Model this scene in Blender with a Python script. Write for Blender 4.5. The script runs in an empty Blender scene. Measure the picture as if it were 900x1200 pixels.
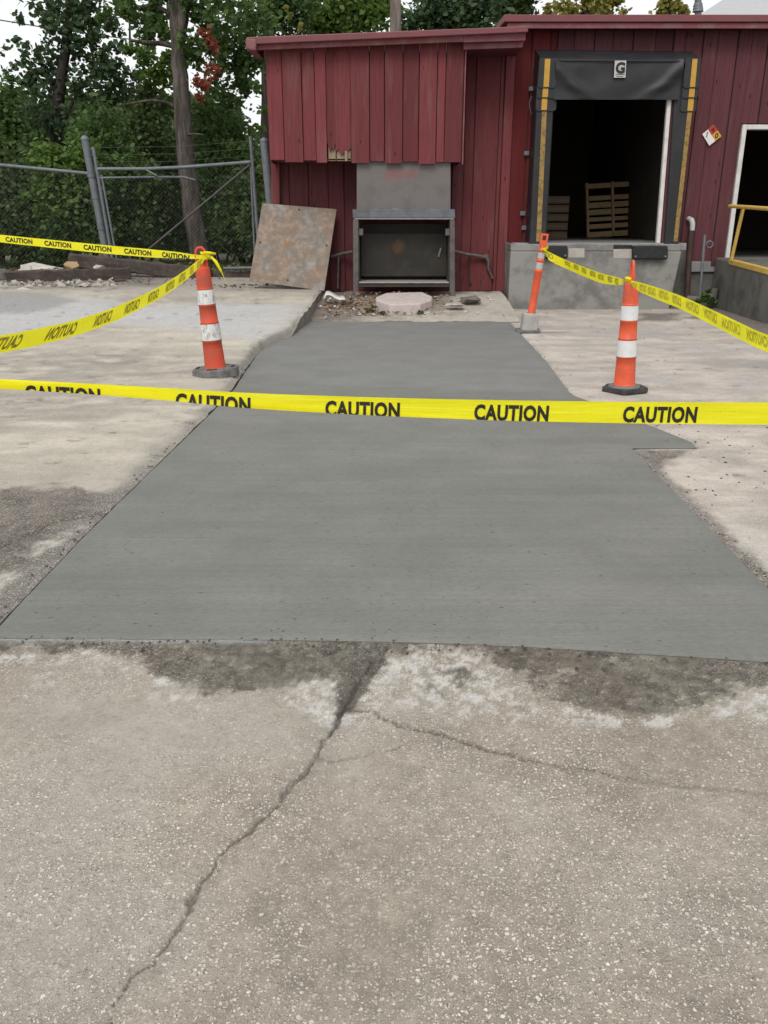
import bpy, bmesh, math, random
import numpy as np
from mathutils import Vector, Matrix
random.seed(7); np.random.seed(7)
S = bpy.context.scene
COL = S.collection
R = math.radians

# ---------------------------------------------------------------- camera, sky, sun, exposure
CAM_H = 1.5
F = 970.0                                   # focal length in photo pixels (photo 900 x 1200)
TH = math.atan(345.0 / F)                   # downward tilt
CT, ST = math.cos(TH), math.sin(TH)
cam = bpy.data.cameras.new("camera"); camo = bpy.data.objects.new("camera", cam); COL.objects.link(camo)
camo.location = (0, 0, CAM_H); camo.rotation_euler = (math.pi/2 - TH, 0, 0)
cam.sensor_fit = 'VERTICAL'; cam.sensor_height = 36.0; cam.lens = F/1200*36.0
cam.clip_start = 0.05; cam.clip_end = 2000
S.camera = camo
SUN_EL, SUN_AZ = R(47), R(195)              # azimuth clockwise from +Y: behind the camera, a little left
W = bpy.data.worlds.new("World"); S.world = W; W.use_nodes = True
wn = W.node_tree; bg = wn.nodes["Background"]
sky = wn.nodes.new("ShaderNodeTexSky"); sky.sky_type = 'NISHITA'; sky.sun_disc = False
sky.sun_elevation = SUN_EL; sky.sun_rotation = SUN_AZ; sky.air_density = 1.0; sky.dust_density = 5.0; sky.ozone_density = 1.0
hs = wn.nodes.new("ShaderNodeHueSaturation"); hs.inputs["Saturation"].default_value = 0.22
ov = wn.nodes.new("ShaderNodeMixRGB"); ov.inputs[0].default_value = .78; ov.inputs[2].default_value = (6.9, 7.0, 7.1, 1)   # even overcast veil
wn.links.new(sky.outputs[0], hs.inputs["Color"]); wn.links.new(hs.outputs[0], ov.inputs[1]); wn.links.new(ov.outputs[0], bg.inputs["Color"])
bg.inputs["Strength"].default_value = 0.15
sun = bpy.data.lights.new("sun", 'SUN'); suno = bpy.data.objects.new("sun", sun); COL.objects.link(suno)
sun.energy = 1.45; sun.angle = R(22); sun.color = (1.0, 0.96, 0.9)
sd = Vector((math.sin(SUN_AZ)*math.cos(SUN_EL), math.cos(SUN_AZ)*math.cos(SUN_EL), math.sin(SUN_EL)))
suno.rotation_euler = sd.to_track_quat('Z', 'Y').to_euler(); suno.location = (0, -5, 30)
S.view_settings.view_transform = 'Standard'; S.view_settings.look = 'None'
S.view_settings.exposure = 0.12; S.view_settings.gamma = 1.0

# ---------------------------------------------------------------- photo measurements -> places
def ray(px, py):
    u = (px-450)/F; v = (600-py)/F
    return Vector((u, CT + v*ST, -ST + v*CT))
def G(px, py, z=0.0):                        # point on the level z
    d = ray(px, py); t = (z-CAM_H)/d.z
    return Vector((d.x*t, d.y*t, z))
def D(px, py, Y):                            # point at the distance Y
    d = ray(px, py); t = Y/d.y
    return Vector((d.x*t, Y, CAM_H+d.z*t))
def ZA(py, Y): return D(450, py, Y).z
def XA(px, Y, z): return (px-450)/F*(Y*CT-(z-CAM_H)*ST)

# ---------------------------------------------------------------- object helpers
def link(o, parent=None):
    COL.objects.link(o)
    if parent is not None: o.parent = parent
    return o
def tag(o, label=None, cat=None, group=None, kind=None):
    if label: o["label"] = label
    if cat: o["category"] = cat
    if group: o["group"] = group
    if kind: o["kind"] = kind
    return o
def thing(name, label, cat, loc=(0,0,0), group=None):
    o = bpy.data.objects.new(name, None); o.empty_display_size = 0.1; o.location = loc
    link(o); bpy.context.view_layer.update()
    return tag(o, label, cat, group)
class MB:
    def __init__(s): s.v = []; s.f = []; s.sm = []
    def add(s, vs, fs, smooth=False):
        n = len(s.v); s.v += [tuple(v) for v in vs]
        s.f += [tuple(i+n for i in f) for f in fs]; s.sm += [smooth]*len(fs); return s
    def box(s, x0, x1, y0, y1, z0, z1, M=None):
        vs = [Vector((x, y, z)) for z in (z0, z1) for y in (y0, y1) for x in (x0, x1)]
        if M is not None: vs = [M @ v for v in vs]
        return s.add(vs, [(0,2,3,1),(4,5,7,6),(0,1,5,4),(1,3,7,5),(3,2,6,7),(2,0,4,6)])
    def hexa(s, a, b):                       # two quads (4 points each) joined into a solid
        return s.add(list(a)+list(b), [(0,1,2,3),(7,6,5,4),(0,4,5,1),(1,5,6,2),(2,6,7,3),(3,7,4,0)])
    def tube(s, pts, rad, seg=8, cap=True):
        pts = [Vector(p) for p in pts]; n = len(pts)
        if not hasattr(rad, '__len__'): rad = [rad]*n
        vs = []; prev = None
        for i, p in enumerate(pts):
            t = (pts[min(i+1, n-1)]-pts[max(i-1, 0)]).normalized()
            if prev is None:
                a = Vector((0,0,1)) if abs(t.z) < .9 else Vector((1,0,0))
                u = t.cross(a).normalized()
            else:
                u = (prev - t*prev.dot(t)); u = u.normalized() if u.length > 1e-6 else t.orthogonal().normalized()
            prev = u; w = t.cross(u)
            for k in range(seg):
                a = 2*math.pi*k/seg
                vs.append(p+(u*math.cos(a)+w*math.sin(a))*rad[i])
        fs = [(i*seg+k, i*seg+(k+1)%seg, (i+1)*seg+(k+1)%seg, (i+1)*seg+k) for i in range(n-1) for k in range(seg)]
        s.add(vs, fs, True)
        if cap:
            s.add(vs[:seg], [tuple(reversed(range(seg)))]); s.add(vs[-seg:], [tuple(range(seg))])
        return s
    def lathe(s, prof, seg=32, M=None, cap=True):  # prof: list of (r, z)
        vs = []
        for r, z in prof:
            for k in range(seg):
                a = 2*math.pi*k/seg; v = Vector((r*math.cos(a), r*math.sin(a), z)); vs.append(M @ v if M else v)
        fs = [(i*seg+k, i*seg+(k+1)%seg, (i+1)*seg+(k+1)%seg, (i+1)*seg+k) for i in range(len(prof)-1) for k in range(seg)]
        s.add(vs, fs, True)
        if cap:
            s.add(vs[:seg], [tuple(reversed(range(seg)))]); s.add(vs[-seg:], [tuple(range(seg))])
        return s
    def prism(s, poly, z0, z1, M=None):      # poly: list of (x, y)
        n = len(poly); vs = [Vector((x, y, z0)) for x, y in poly]+[Vector((x, y, z1)) for x, y in poly]
        if M is not None: vs = [M @ v for v in vs]
        return s.add(vs, [tuple(reversed(range(n))), tuple(range(n, 2*n))]+[(i, (i+1)%n, n+(i+1)%n, n+i) for i in range(n)])
    def build(s, name, mat, parent=None, bevel=0, seg=2, world=True):
        me = bpy.data.meshes.new(name); me.from_pydata(s.v, [], s.f)
        me.polygons.foreach_set("use_smooth", s.sm); me.materials.append(mat); me.update()
        o = bpy.data.objects.new(name, me); link(o, parent)
        if parent is not None and world:     # vertices are given in world space
            o.matrix_parent_inverse = parent_world(parent).inverted()
        if bevel:
            b = o.modifiers.new("bevel", 'BEVEL'); b.width = bevel; b.segments = seg; b.limit_method = 'ANGLE'; b.angle_limit = R(40)
        return o
def parent_world(p):
    m = Matrix.Translation(p.location) @ p.rotation_euler.to_matrix().to_4x4()
    if p.parent is not None: m = parent_world(p.parent) @ p.matrix_parent_inverse @ m
    return m
def set_origin(o, c):                        # give a top-level mesh its origin at its base
    c = Vector(c); o.data.transform(Matrix.Translation(-c)); o.location = c; return o
def np_mesh(name, verts, faces, mat, parent=None, smooth=True, attrs=None, colors=None):
    me = bpy.data.meshes.new(name); nv, nf = len(verts), len(faces); k = faces.shape[1]
    me.vertices.add(nv); me.vertices.foreach_set("co", np.ascontiguousarray(verts, dtype=np.float32).ravel())
    me.loops.add(nf*k); me.loops.foreach_set("vertex_index", np.ascontiguousarray(faces, dtype=np.int32).ravel())
    me.polygons.add(nf); me.polygons.foreach_set("loop_start", np.arange(nf, dtype=np.int32)*k)
    me.polygons.foreach_set("use_smooth", np.full(nf, smooth))
    me.update(calc_edges=True); me.validate()
    for nm, a in (attrs or {}).items():
        at = me.attributes.new(nm, 'FLOAT', 'POINT'); at.data.foreach_set("value", a.astype(np.float32).ravel())
    for nm, a in (colors or {}).items():
        at = me.attributes.new(nm, 'FLOAT_COLOR', 'POINT')
        c = np.ones((nv, 4), np.float32); c[:, :3] = a; at.data.foreach_set("color", c.ravel())
    me.materials.append(mat)
    return link(bpy.data.objects.new(name, me), parent)
def copy_tree(o, parent=None):
    c = o.copy(); COL.objects.link(c)
    if parent is not None: c.parent = parent
    for ch in [x for x in o.children]: copy_tree(ch, c)
    return c

# ---------------------------------------------------------------- noise in numpy
def _hash(ix, iy, seed):
    h = (ix*374761393 + iy*668265263 + seed*974634777) & 0xFFFFFFFF
    h = ((h ^ (h >> 13))*1274126177) & 0xFFFFFFFF
    return ((h ^ (h >> 16)) & 0xFFFFFF)/float(0xFFFFFF)
def vnoise(x, y, seed=0):
    ix = np.floor(x).astype(np.int64); iy = np.floor(y).astype(np.int64); fx = x-ix; fy = y-iy
    fx = fx*fx*(3-2*fx); fy = fy*fy*(3-2*fy)
    a = _hash(ix, iy, seed); b = _hash(ix+1, iy, seed); c = _hash(ix, iy+1, seed); d = _hash(ix+1, iy+1, seed)
    return (a*(1-fx)+b*fx)*(1-fy)+(c*(1-fx)+d*fx)*fy
def fbm(x, y, octv=5, seed=0, gain=.55):
    r = 0; a = 1; t = 0
    for i in range(octv):
        r = r+a*(vnoise(x*2**i+i*17.3, y*2**i-i*9.1, seed+i)-.5)*2; t += a; a *= gain
    return r/t
def sstep(a, b, x):
    t = np.clip((x-a)/(b-a), 0, 1); return t*t*(3-2*t)
def line_dist(X, Y, pts, closed=False):
    d = np.full(X.shape, 1e9); n = len(pts)
    for i in range(n if closed else n-1):
        ax, ay = pts[i][:2]; bx, by = pts[(i+1) % n][:2]; ex, ey = bx-ax, by-ay; L = ex*ex+ey*ey+1e-12
        t = np.clip(((X-ax)*ex+(Y-ay)*ey)/L, 0, 1); d = np.minimum(d, np.hypot(X-ax-t*ex, Y-ay-t*ey))
    return d
def poly_sd(X, Y, pts):
    ins = np.zeros(X.shape, bool); n = len(pts)
    for i in range(n):
        ax, ay = pts[i][:2]; bx, by = pts[(i+1) % n][:2]
        c = ((ay > Y) != (by > Y)) & (X < (bx-ax)*(Y-ay)/((by-ay) if by != ay else 1e-9)+ax); ins ^= c
    d = line_dist(X, Y, pts, True); return np.where(ins, d, -d)

# ---------------------------------------------------------------- materials
class NT:
    def __init__(s, name, rough=.8, metal=0.0, spec=.3):
        s.m = bpy.data.materials.new(name); s.m.use_nodes = True; s.t = s.m.node_tree
        s.b = s.t.nodes["Principled BSDF"]; s.b.inputs["Roughness"].default_value = rough
        s.b.inputs["Metallic"].default_value = metal; s.b.inputs["Specular IOR Level"].default_value = spec
    def n(s, ty, **kw):
        x = s.t.nodes.new("ShaderNode"+ty)
        for k, v in kw.items(): setattr(x, k, v)
        return x
    def l(s, a, b): s.t.links.new(a, b)
    def put(s, sock, v):
        if hasattr(v, 'is_output'): s.l(v, sock)
        else: sock.default_value = (tuple(v)+(1,) if hasattr(v, '__len__') and len(v) == 3 and sock.type == 'RGBA' else v)
    def coords(s, kind="Object", scale=(1,1,1), loc=(0,0,0)):
        c = s.n("TexCoord"); mp = s.n("Mapping"); s.l(c.outputs[kind], mp.inputs[0])
        mp.inputs["Scale"].default_value = scale; mp.inputs["Location"].default_value = loc; return mp.outputs[0]
    def world(s, scale=(1,1,1)):
        g = s.n("NewGeometry"); mp = s.n("Mapping"); s.l(g.outputs["Position"], mp.inputs[0]); mp.inputs["Scale"].default_value = scale
        return mp.outputs[0]
    def noise(s, co, scale=5, detail=4, rough=.6, dist=0):
        x = s.n("TexNoise"); s.l(co, x.inputs["Vector"]); x.inputs["Scale"].default_value = scale
        x.inputs["Detail"].default_value = detail; x.inputs["Roughness"].default_value = rough; x.inputs["Distortion"].default_value = dist
        return x.outputs["Fac"]
    def voro(s, co, scale, feature='F1', rand=1.0):
        x = s.n("TexVoronoi", feature=feature); s.l(co, x.inputs["Vector"]); x.inputs["Scale"].default_value = scale
        x.inputs["Randomness"].default_value = rand; return x
    def rng(s, v, a, b, c=0.0, d=1.0, smooth=True):
        x = s.n("MapRange"); x.interpolation_type = 'SMOOTHSTEP' if smooth else 'LINEAR'
        s.put(x.inputs[0], v); 
        for i, q in enumerate((a, b, c, d)): x.inputs[1+i].default_value = q
        return x.outputs[0]
    def mix(s, f, a, b, mode='MIX'):
        x = s.n("MixRGB", blend_type=mode); s.put(x.inputs[0], f); s.put(x.inputs[1], a); s.put(x.inputs[2], b); return x.outputs[0]
    def math(s, op, a, b=0.0):
        x = s.n("Math", operation=op); s.put(x.inputs[0], a); s.put(x.inputs[1], b); return x.outputs[0]
    def attr(s, name, out="Fac"):
        x = s.n("Attribute"); x.attribute_name = name; return x.outputs[out]
    def bump(s, h, strength=.4, dist=.01, prev=None):
        x = s.n("Bump"); x.inputs["Strength"].default_value = strength; x.inputs["Distance"].default_value = dist
        s.l(h, x.inputs["Height"])
        if prev is not None: s.l(prev, x.inputs["Normal"])
        return x.outputs[0]
    def rand(s): return s.n("ObjectInfo").outputs["Random"]
    def out(s, color=None, rough=None, normal=None):
        if color is not None: s.put(s.b.inputs["Base Color"], color)
        if rough is not None: s.put(s.b.inputs["Roughness"], rough)
        if normal is not None: s.l(normal, s.b.inputs["Normal"])
        return s.m
def grimy(name, c, c2=None, scale=4, amt=.6, rough=.75, metal=0, bump=.15, fine=60, spec=.3, jitter=.0):
    q = NT(name, rough, metal, spec); w = q.world()
    a = q.noise(w, scale, 6, .65); f = q.noise(w, fine, 3, .6)
    col = q.mix(q.math('MULTIPLY', q.rng(a, .42, .66), amt), c, c2 if c2 else tuple(x*.55 for x in c))
    col = q.mix(q.math('MULTIPLY', f, .3), col, tuple(x*.6 for x in c))
    if jitter: col = q.mix(q.math('MULTIPLY', q.rand(), jitter), col, tuple(x*.4 for x in c))
    return q.out(col, None, q.bump(f, bump, .004))
def m_pavement():
    q = NT("old pavement", .88, 0, .25); w = q.world()
    base = q.attr("col", "Color"); agg = q.attr("agg")
    n1 = q.noise(w, 9, 6, .7); n2 = q.noise(w, 70, 4, .65); n3 = q.noise(w, 420, 2, .6)
    n4 = q.noise(w, 28, 5, .75); col = q.mix(q.rng(n1, .3, .7, 0, .22), base, (.17,.15,.125)); col = q.mix(q.rng(n4, .5, .72, 0, .34), col, (.13,.112,.095)); col = q.mix(q.rng(n4, .46, .3, 0, .3), col, (.56,.53,.48))
    col = q.mix(q.math('MULTIPLY', q.rng(n2, .52, .75), .4), col, (.10,.09,.08))
    col = q.mix(q.math('MULTIPLY', q.rng(n3, .5, .75), .35), col, q.mix(.5, base, (.6,.58,.54)))
    wd = q.n("VectorMath", operation='ADD'); q.l(w, wd.inputs[0])
    nz = q.n("TexNoise"); q.l(w, nz.inputs["Vector"]); nz.inputs["Scale"].default_value = 60
    sc = q.n("VectorMath", operation='SCALE'); q.l(nz.outputs["Color"], sc.inputs[0]); sc.inputs["Scale"].default_value = .012
    q.l(sc.outputs[0], wd.inputs[1]); ww = wd.outputs[0]
    h = None
    for scale, lo, hi, thr in ((74, .30, .42, .60), (112, .30, .44, .45), (200, .3, .45, .32)):
        v = q.voro(ww, scale); sep = q.n("SeparateColor"); q.l(v.outputs["Color"], sep.inputs[0])
        dom = q.rng(v.outputs["Distance"], lo, hi, 1, 0)
        pick = q.rng(sep.outputs[0], thr, thr+.05, 0, 1)
        mk = q.math('MULTIPLY', q.math('MULTIPLY', dom, pick), agg)
        tone = q.mix(sep.outputs[1], (.32,.28,.22), (.82,.77,.68))
        col = q.mix(q.math('MULTIPLY', mk, .82), col, tone)
        h = mk if h is None else q.math('ADD', h, mk)
    hh = q.math('ADD', q.math('MULTIPLY', h, .5), q.math('ADD', q.math('MULTIPLY', n2, .8), q.math('MULTIPLY', n3, .5)))
    dkp = q.noise(w, 160, 3, .7); col = q.mix(q.math('MULTIPLY', q.math('MULTIPLY', q.rng(dkp, .56, .70), .55), q.math('ADD', agg, .25)), col, (.085,.072,.06))
    return q.out(col, None, q.bump(hh, .8, .008))
def m_fresh():
    q = NT("fresh concrete", .72, 0, .3); w = q.world()
    base = q.attr("col", "Color")
    br = q.noise(q.world((1.0, 42, 1)), 1.0, 3, .6); br2 = q.noise(q.world((.5, 24, 1)), 1.0, 4, .65)
    mo = q.noise(w, 2.2, 5, .6); fi = q.noise(w, 300, 2, .6); md = q.noise(w, 26, 4, .6)
    col = q.mix(q.rng(br, .40, .68, 0, .2), base, (.105,.108,.1)); col = q.mix(q.rng(br2, .3, .7, 0, .15), col, (.245,.25,.235))
    col = q.mix(q.rng(mo, .38, .66, 0, .4), col, (.135,.134,.122)); col = q.mix(q.rng(md, .5, .75, 0, .2), col, (.12,.12,.112))
    v = q.voro(q.world((.6, 1, 1)), 24); sep = q.n("SeparateColor"); q.l(v.outputs["Color"], sep.inputs[0])
    pit = q.math('MULTIPLY', q.rng(v.outputs["Distance"], .09, .17, 1, 0), q.rng(sep.outputs[0], .78, .82))
    col = q.mix(q.math('MULTIPLY', pit, .75), col, (.06,.06,.055)); gr = q.noise(q.world((30, 80, 1)), 1.0, 5, .8); col = q.mix(q.rng(gr, .46, .68, 0, .45), col, (.10,.10,.092)); col = q.mix(q.rng(gr, .5, .28, 0, .22), col, (.29,.29,.275))
    h = q.math('ADD', q.math('ADD', q.math('MULTIPLY', br, 1.0), q.math('MULTIPLY', fi, .5)), q.math('MULTIPLY', pit, -1.2))
    return q.out(col, q.rng(mo, .3, .7, .62, .8), q.bump(h, .5, .004))
def m_paint(name, c, worn=(.25,.2,.19), wear=.35, dark=.5):
    q = NT(name, .78, 0, .25); rd = q.rand()
    cb = q.n("CombineXYZ"); q.l(q.math('MULTIPLY', rd, 37.0), cb.inputs[0]); q.l(q.math('MULTIPLY', rd, 11.0), cb.inputs[2])
    def sh(scale):
        a = q.n("VectorMath", operation='ADD'); q.l(q.world(), a.inputs[0]); q.l(cb.outputs[0], a.inputs[1])
        mp = q.n("Mapping"); q.l(a.outputs[0], mp.inputs[0]); mp.inputs["Scale"].default_value = scale; return mp.outputs[0]
    gr = q.noise(sh((55, 55, 1.6)), 1, 5, .65); big = q.noise(sh((7, 7, .9)), 1, 5, .6); knot = q.voro(sh((7, 7, 2.2)), 1.0)
    col = q.mix(q.math('MULTIPLY', rd, .8), c, tuple(x*dark for x in c))
    col = q.mix(q.rng(gr, .42, .7, 0, .6), col, tuple(x*.42 for x in c))
    col = q.mix(q.math('MULTIPLY', q.rng(big, .52, .75), q.math('MULTIPLY', q.rng(gr, .3, .6), wear)), col, worn)
    col = q.mix(q.rng(knot.outputs["Distance"], .05, .12, .85, 0), col, tuple(x*.18 for x in c))
    return q.out(col, None, q.bump(gr, .45, .006))
def m_steel():
    q = NT("rusty plate steel", .6, .35, .4); w = q.world()
    a = q.noise(w, 2.6, 6, .65, .4); b = q.noise(w, 9, 5, .7); f = q.noise(w, 70, 3, .7); c3 = q.noise(w, 5, 4, .6, 1)
    col = q.mix(q.rng(a, .38, .6), (.165,.146,.126), (.19,.140,.105)); col = q.mix(q.rng(b, .5, .7, 0, .4), col, (.23,.185,.15))
    col = q.mix(q.rng(c3, .6, .72, 0, .6), col, (.25,.145,.075)); col = q.mix(q.rng(f, .62, .75, 0, .4), col, (.38,.35,.32))
    col = q.mix(q.rng(q.noise(w, 3.4, 3, .6), .58, .7, 0, .6), col, (.23,.23,.25))
    return q.out(col, q.rng(b, .3, .7, .5, .8), q.bump(f, .3, .004))
def m_tape():
    q = NT("caution tape film", .27, 0, .5); w = q.world(); n = q.noise(w, 14, 4, .6)
    c = q.mix(q.rng(n, .35, .7, 0, .3), (.97,.92,.02), (.90,.80,.02)); q.out(c, None, q.bump(q.math('ADD', q.noise(q.world((26, 26, 3.5)), 1, 4, .6), q.noise(q.world((2.5, 2.5, 30)), 1, 3, .6)), .55, .012))
    tr = q.n("BsdfTranslucent"); q.put(tr.inputs[0], (.98,.93,.03)); mx = q.n("MixShader"); mx.inputs[0].default_value = .5
    o = q.t.nodes["Material Output"]; q.l(q.b.outputs[0], mx.inputs[1]); q.l(tr.outputs[0], mx.inputs[2]); q.l(mx.outputs[0], o.inputs[0])
    return q.m
def m_leaf(name, c1, c2, c3):
    q = NT(name, .55, 0, .35); r = q.attr("rnd"); ob = q.noise(q.world(), .9, 3, .6)
    col = q.mix(r, c1, c2); col = q.mix(q.rng(ob, .45, .65, 0, .6), col, c3)
    q.out(col); tr = q.n("BsdfTranslucent"); q.put(tr.inputs[0], q.mix(.5, col, c2)); mx = q.n("MixShader"); mx.inputs[0].default_value = .42
    o = q.t.nodes["Material Output"]; q.l(q.b.outputs[0], mx.inputs[1]); q.l(tr.outputs[0], mx.inputs[2]); q.l(mx.outputs[0], o.inputs[0])
    return q.m
def m_bark(name, c, c2):
    q = NT(name, .9, 0, .15); a = q.noise(q.world((9, 9, 1.3)), 1, 6, .7); b = q.noise(q.world(), 1.3, 3, .6)
    col = q.mix(q.rng(a, .38, .62), c2, c); col = q.mix(q.rng(b, .4, .65, 0, .5), col, c2)
    return q.out(col, None, q.bump(a, .9, .04))
def m_band():
    q = NT("scuffed reflective band", .45, 0, .4); n = q.noise(q.world((30, 30, 12)), 1, 6, .75, .8); n2 = q.noise(q.world(), 22, 4, .6)
    s = q.math('MULTIPLY', q.rng(n, .47, .60), q.rng(n2, .34, .54))
    return q.out(q.mix(q.math('MULTIPLY', s, .7), (.62,.63,.62), (.16,.15,.13)), None, q.bump(n, .15, .003))
M = dict(
    pave=m_pavement(), fresh=m_fresh(),
    red=m_paint("weathered red paint", (.178,.041,.046), (.20,.13,.12), .45),
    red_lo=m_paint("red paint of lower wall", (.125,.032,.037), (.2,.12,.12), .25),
    red_main=m_paint("dull red paint", (.108,.034,.040), (.17,.12,.12), .3),
    red_new=m_paint("fresher red paint", (.15,.016,.018), (.16,.05,.05), .15),
    red_trim=grimy("red painted trim", (.185,.052,.062), (.30,.24,.22), 3, .3, .6),
    red_metal=grimy("red drip edge metal", (.18,.056,.064), (.14,.05,.055), 3, .5, .45),
    steel=m_steel(), tape=m_tape(), band=m_band(),
    dark_steel=grimy("dark grimy steel", (.055,.052,.047), (.085,.066,.042), 4, .5, .6, .4),
    mid_steel=grimy("worn grey steel", (.17,.155,.15), (.10,.085,.08), 3.5, .6, .55, .4),
    frame_steel=grimy("scuffed frame steel", (.14,.125,.12), (.07,.06,.055), 7, .7, .6, .4),
    blue_steel=grimy("bluish channel steel", (.15,.165,.185), (.09,.08,.08), 7, .6, .5, .4),
    sill_steel=grimy("dusty bright steel", (.36,.34,.32), (.2,.18,.17), 8, .5, .6, .2),
    galv=grimy("galvanised pipe", (.17,.185,.20), (.10,.11,.12), 6, .6, .6, .3),
    orange=grimy("faded orange plastic", (.74,.088,.030), (.62,.12,.07), 7, .6, .5, 0, .05),
    orange_hi=grimy("bright orange plastic", (.74,.105,.042), (.40,.10,.06), 6, .7, .45, 0, .08),
    rubber=grimy("black recycled rubber", (.035,.035,.037), (.11,.105,.10), 14, .5, .85, 0, .5),
    rubber_grey=grimy("dusty grey rubber", (.17,.165,.155), (.07,.07,.068), 14, .7, .9, 0, .4),
    seal=grimy("black vinyl seal", (.017,.018,.020), (.032,.032,.034), 3, .6, .5, 0, .06, 90, .35),
    seal_edge=grimy("charcoal vinyl flap", (.024,.026,.029), (.04,.04,.042), 4, .5, .55),
    stripe=grimy("worn yellow guide stripe", (.30,.19,.055), (.10,.07,.035), 14, .85, .6),
    stripe_new=grimy("yellow guide stripe", (.50,.28,.045), (.32,.19,.04), 10, .4, .6),
    white=grimy("off white paint", (.62,.60,.58), (.40,.37,.34), 6, .5, .6),
    print=grimy("black print", (.02,.018,.014), (.03,.025,.02), 8, .3, .6),
    print_thru=grimy("print showing through", (.26,.21,.02), (.34,.28,.02), 18, .8, .5),
    print_faint=grimy("faint print showing through", (.44,.40,.03), (.6,.53,.03), 25, .9, .5),
    conc=grimy("cast concrete", (.25,.245,.23), (.13,.125,.115), 2.6, .9, .85, 0, .3, 40),
    conc_old=grimy("old stained concrete", (.15,.145,.13), (.07,.068,.06), 2.5, .85, .9, 0, .5, 30),
    conc_lite=grimy("pale rubble concrete", (.50,.46,.42), (.27,.25,.23), 9, .7, .9, 0, .5, 45),
    patch=grimy("pale patching mortar", (.40,.37,.33), (.27,.25,.22), 9, .5, .9),
    pinkish=grimy("pinkish grey concrete", (.50,.43,.41), (.32,.27,.25), 8, .5, .9, 0, .4, 50),
    tie=grimy("creosoted timber", (.060,.048,.040), (.11,.09,.075), 8, .6, .95, 0, .8, 35),
    pallet=grimy("pallet wood", (.26,.205,.145), (.2,.15,.1), 8, .5, .9),
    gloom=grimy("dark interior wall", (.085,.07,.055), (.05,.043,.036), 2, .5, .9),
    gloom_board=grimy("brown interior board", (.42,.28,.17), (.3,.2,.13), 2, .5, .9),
    floor_in=grimy("worn dock floor", (.26,.255,.25), (.15,.15,.145), 3, .6, .7),
    yellow=grimy("yellow railing paint", (.62,.42,.10), (.45,.28,.08), 9, .6, .6),
    sign_white=grimy("sign white", (.72,.70,.66), (.55,.53,.5), 12, .4, .5),
    sign_red=grimy("sign faded red", (.40,.045,.025), (.3,.03,.02), 20, .5, .5),
    sign_yel=grimy("sign faded yellow", (.58,.30,.045), (.5,.28,.06), 20, .5, .5),
    placard=grimy("placard grey", (.46,.46,.46), (.35,.35,.35), 12, .4, .5),
    dirt=grimy("dark wet dirt", (.085,.072,.058), (.05,.042,.036), 3, .7, .95, 0, .8, 22),
    litter=grimy("dry brown leaf", (.20,.125,.07), (.30,.21,.14), 30, .8, .9),
    crumb=grimy("dark cement crumbs", (.085,.083,.075), (.05,.05,.045), 30, .7, .95),
    drain=grimy("rusty brown pipe", (.05,.028,.025), (.09,.05,.04), 6, .6, .7),
    bark=m_bark("ridged bark", (.135,.118,.105), (.05,.042,.036)),
    bark_dk=m_bark("dark bark", (.06,.05,.042), (.025,.02,.018)),
    pole=m_bark("weathered pole wood", (.22,.19,.165), (.13,.11,.095)),
    leaf=m_leaf("mid green leaves", (.050,.098,.028), (.105,.18,.045), (.06,.11,.036)),
    leaf_cool=m_leaf("cool green leaves", (.040,.078,.036), (.085,.14,.058), (.055,.10,.045)),
    leaf_dk=m_leaf("dark green leaves", (.046,.078,.027), (.10,.15,.042), (.055,.09,.032)),
    leaf_lt=m_leaf("light green leaves", (.07,.135,.025), (.14,.22,.045), (.09,.16,.035)),
    leaf_yel=m_leaf("yellowing leaves", (.16,.16,.035), (.30,.27,.06), (.20,.20,.05)),
    leaf_red=m_leaf("reddening leaves", (.16,.04,.022), (.28,.07,.035), (.13,.06,.03)),
    grass=m_leaf("short grass", (.05,.09,.025), (.1,.14,.045), (.08,.08,.04)),
    roofing=grimy("grey shingles", (.42,.42,.43), (.34,.34,.35), 3, .5, .85),
    wire=NT("dull wire", .6, .3).out((.20,.21,.21)),
    brace=grimy("dull brown steel", (.11,.105,.10), (.07,.06,.05), 6, .6, .7, .3),
    bumper=grimy("black rubber bumper", (.022,.022,.023), (.04,.04,.041), 9, .5, .8, 0, .3),
)

# ================================================================= GROUND
def lerp_pts(P, y):                                  # piecewise x(y) and z(y) along an edge
    P = sorted(P, key=lambda p: p[1]); return np.interp(y, [p[1] for p in P], [p[0] for p in P])
def apron_z(Y): return np.interp(Y, [0, 4, 6, 7.5, 9, 10.5, 12, 14, 15.5, 20, 60], [0, 0, .015, .03, .05, .085, .17, .33, .38, .41, .42])
def Ga(px, py):                                      # point on the raised left apron
    z = 0.0
    for _ in range(25): p = G(px, py, z); z = float(apron_z(p.y))
    return p
LEFT = [(-30, 766), (0, 733), (100, 628), (250, 482), (275, 456), (286, 439), (302, 416), (312, 408), (325, 402)]
XLs = [G(*p) for p in LEFT]+[G(343, 389), G(357, 378)]   # left edge of the slab
XLa = [G(*p) for p in LEFT]+[Ga(345, 384), Ga(355, 369), Ga(367, 356), Ga(375, 343), Ga(378, 337)]
XRs = [G(990, 782), G(900, 690), G(740, 525.5), G(816, 525), G(811, 519), G(797, 513), G(668, 462), G(640, 424), G(597, 378)]
YJ = XRs[2].y                                        # the jog
Y0 = 2.79
YB = G(480, 378).y                                   # far end of the slab
fx = [G(p[0], p[1]) for p in ((-400, 742), (0, 748), (250, 749.5), (450, 752), (620, 758), (760, 767), (900, 776), (1300, 800))]
def Yf(X):                                           # front edge of the slab
    return np.interp(X, [p.x for p in fx], [p.y for p in fx]) + .004*fbm(X*9, X*0+3.3, 4, 5)
def x_slab_r(Y):
    a = lerp_pts([XRs[0], XRs[1], XRs[2]], Y); b = lerp_pts(XRs[3:], Y); return np.where(Y < YJ-1e-6, a, b)
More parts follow.
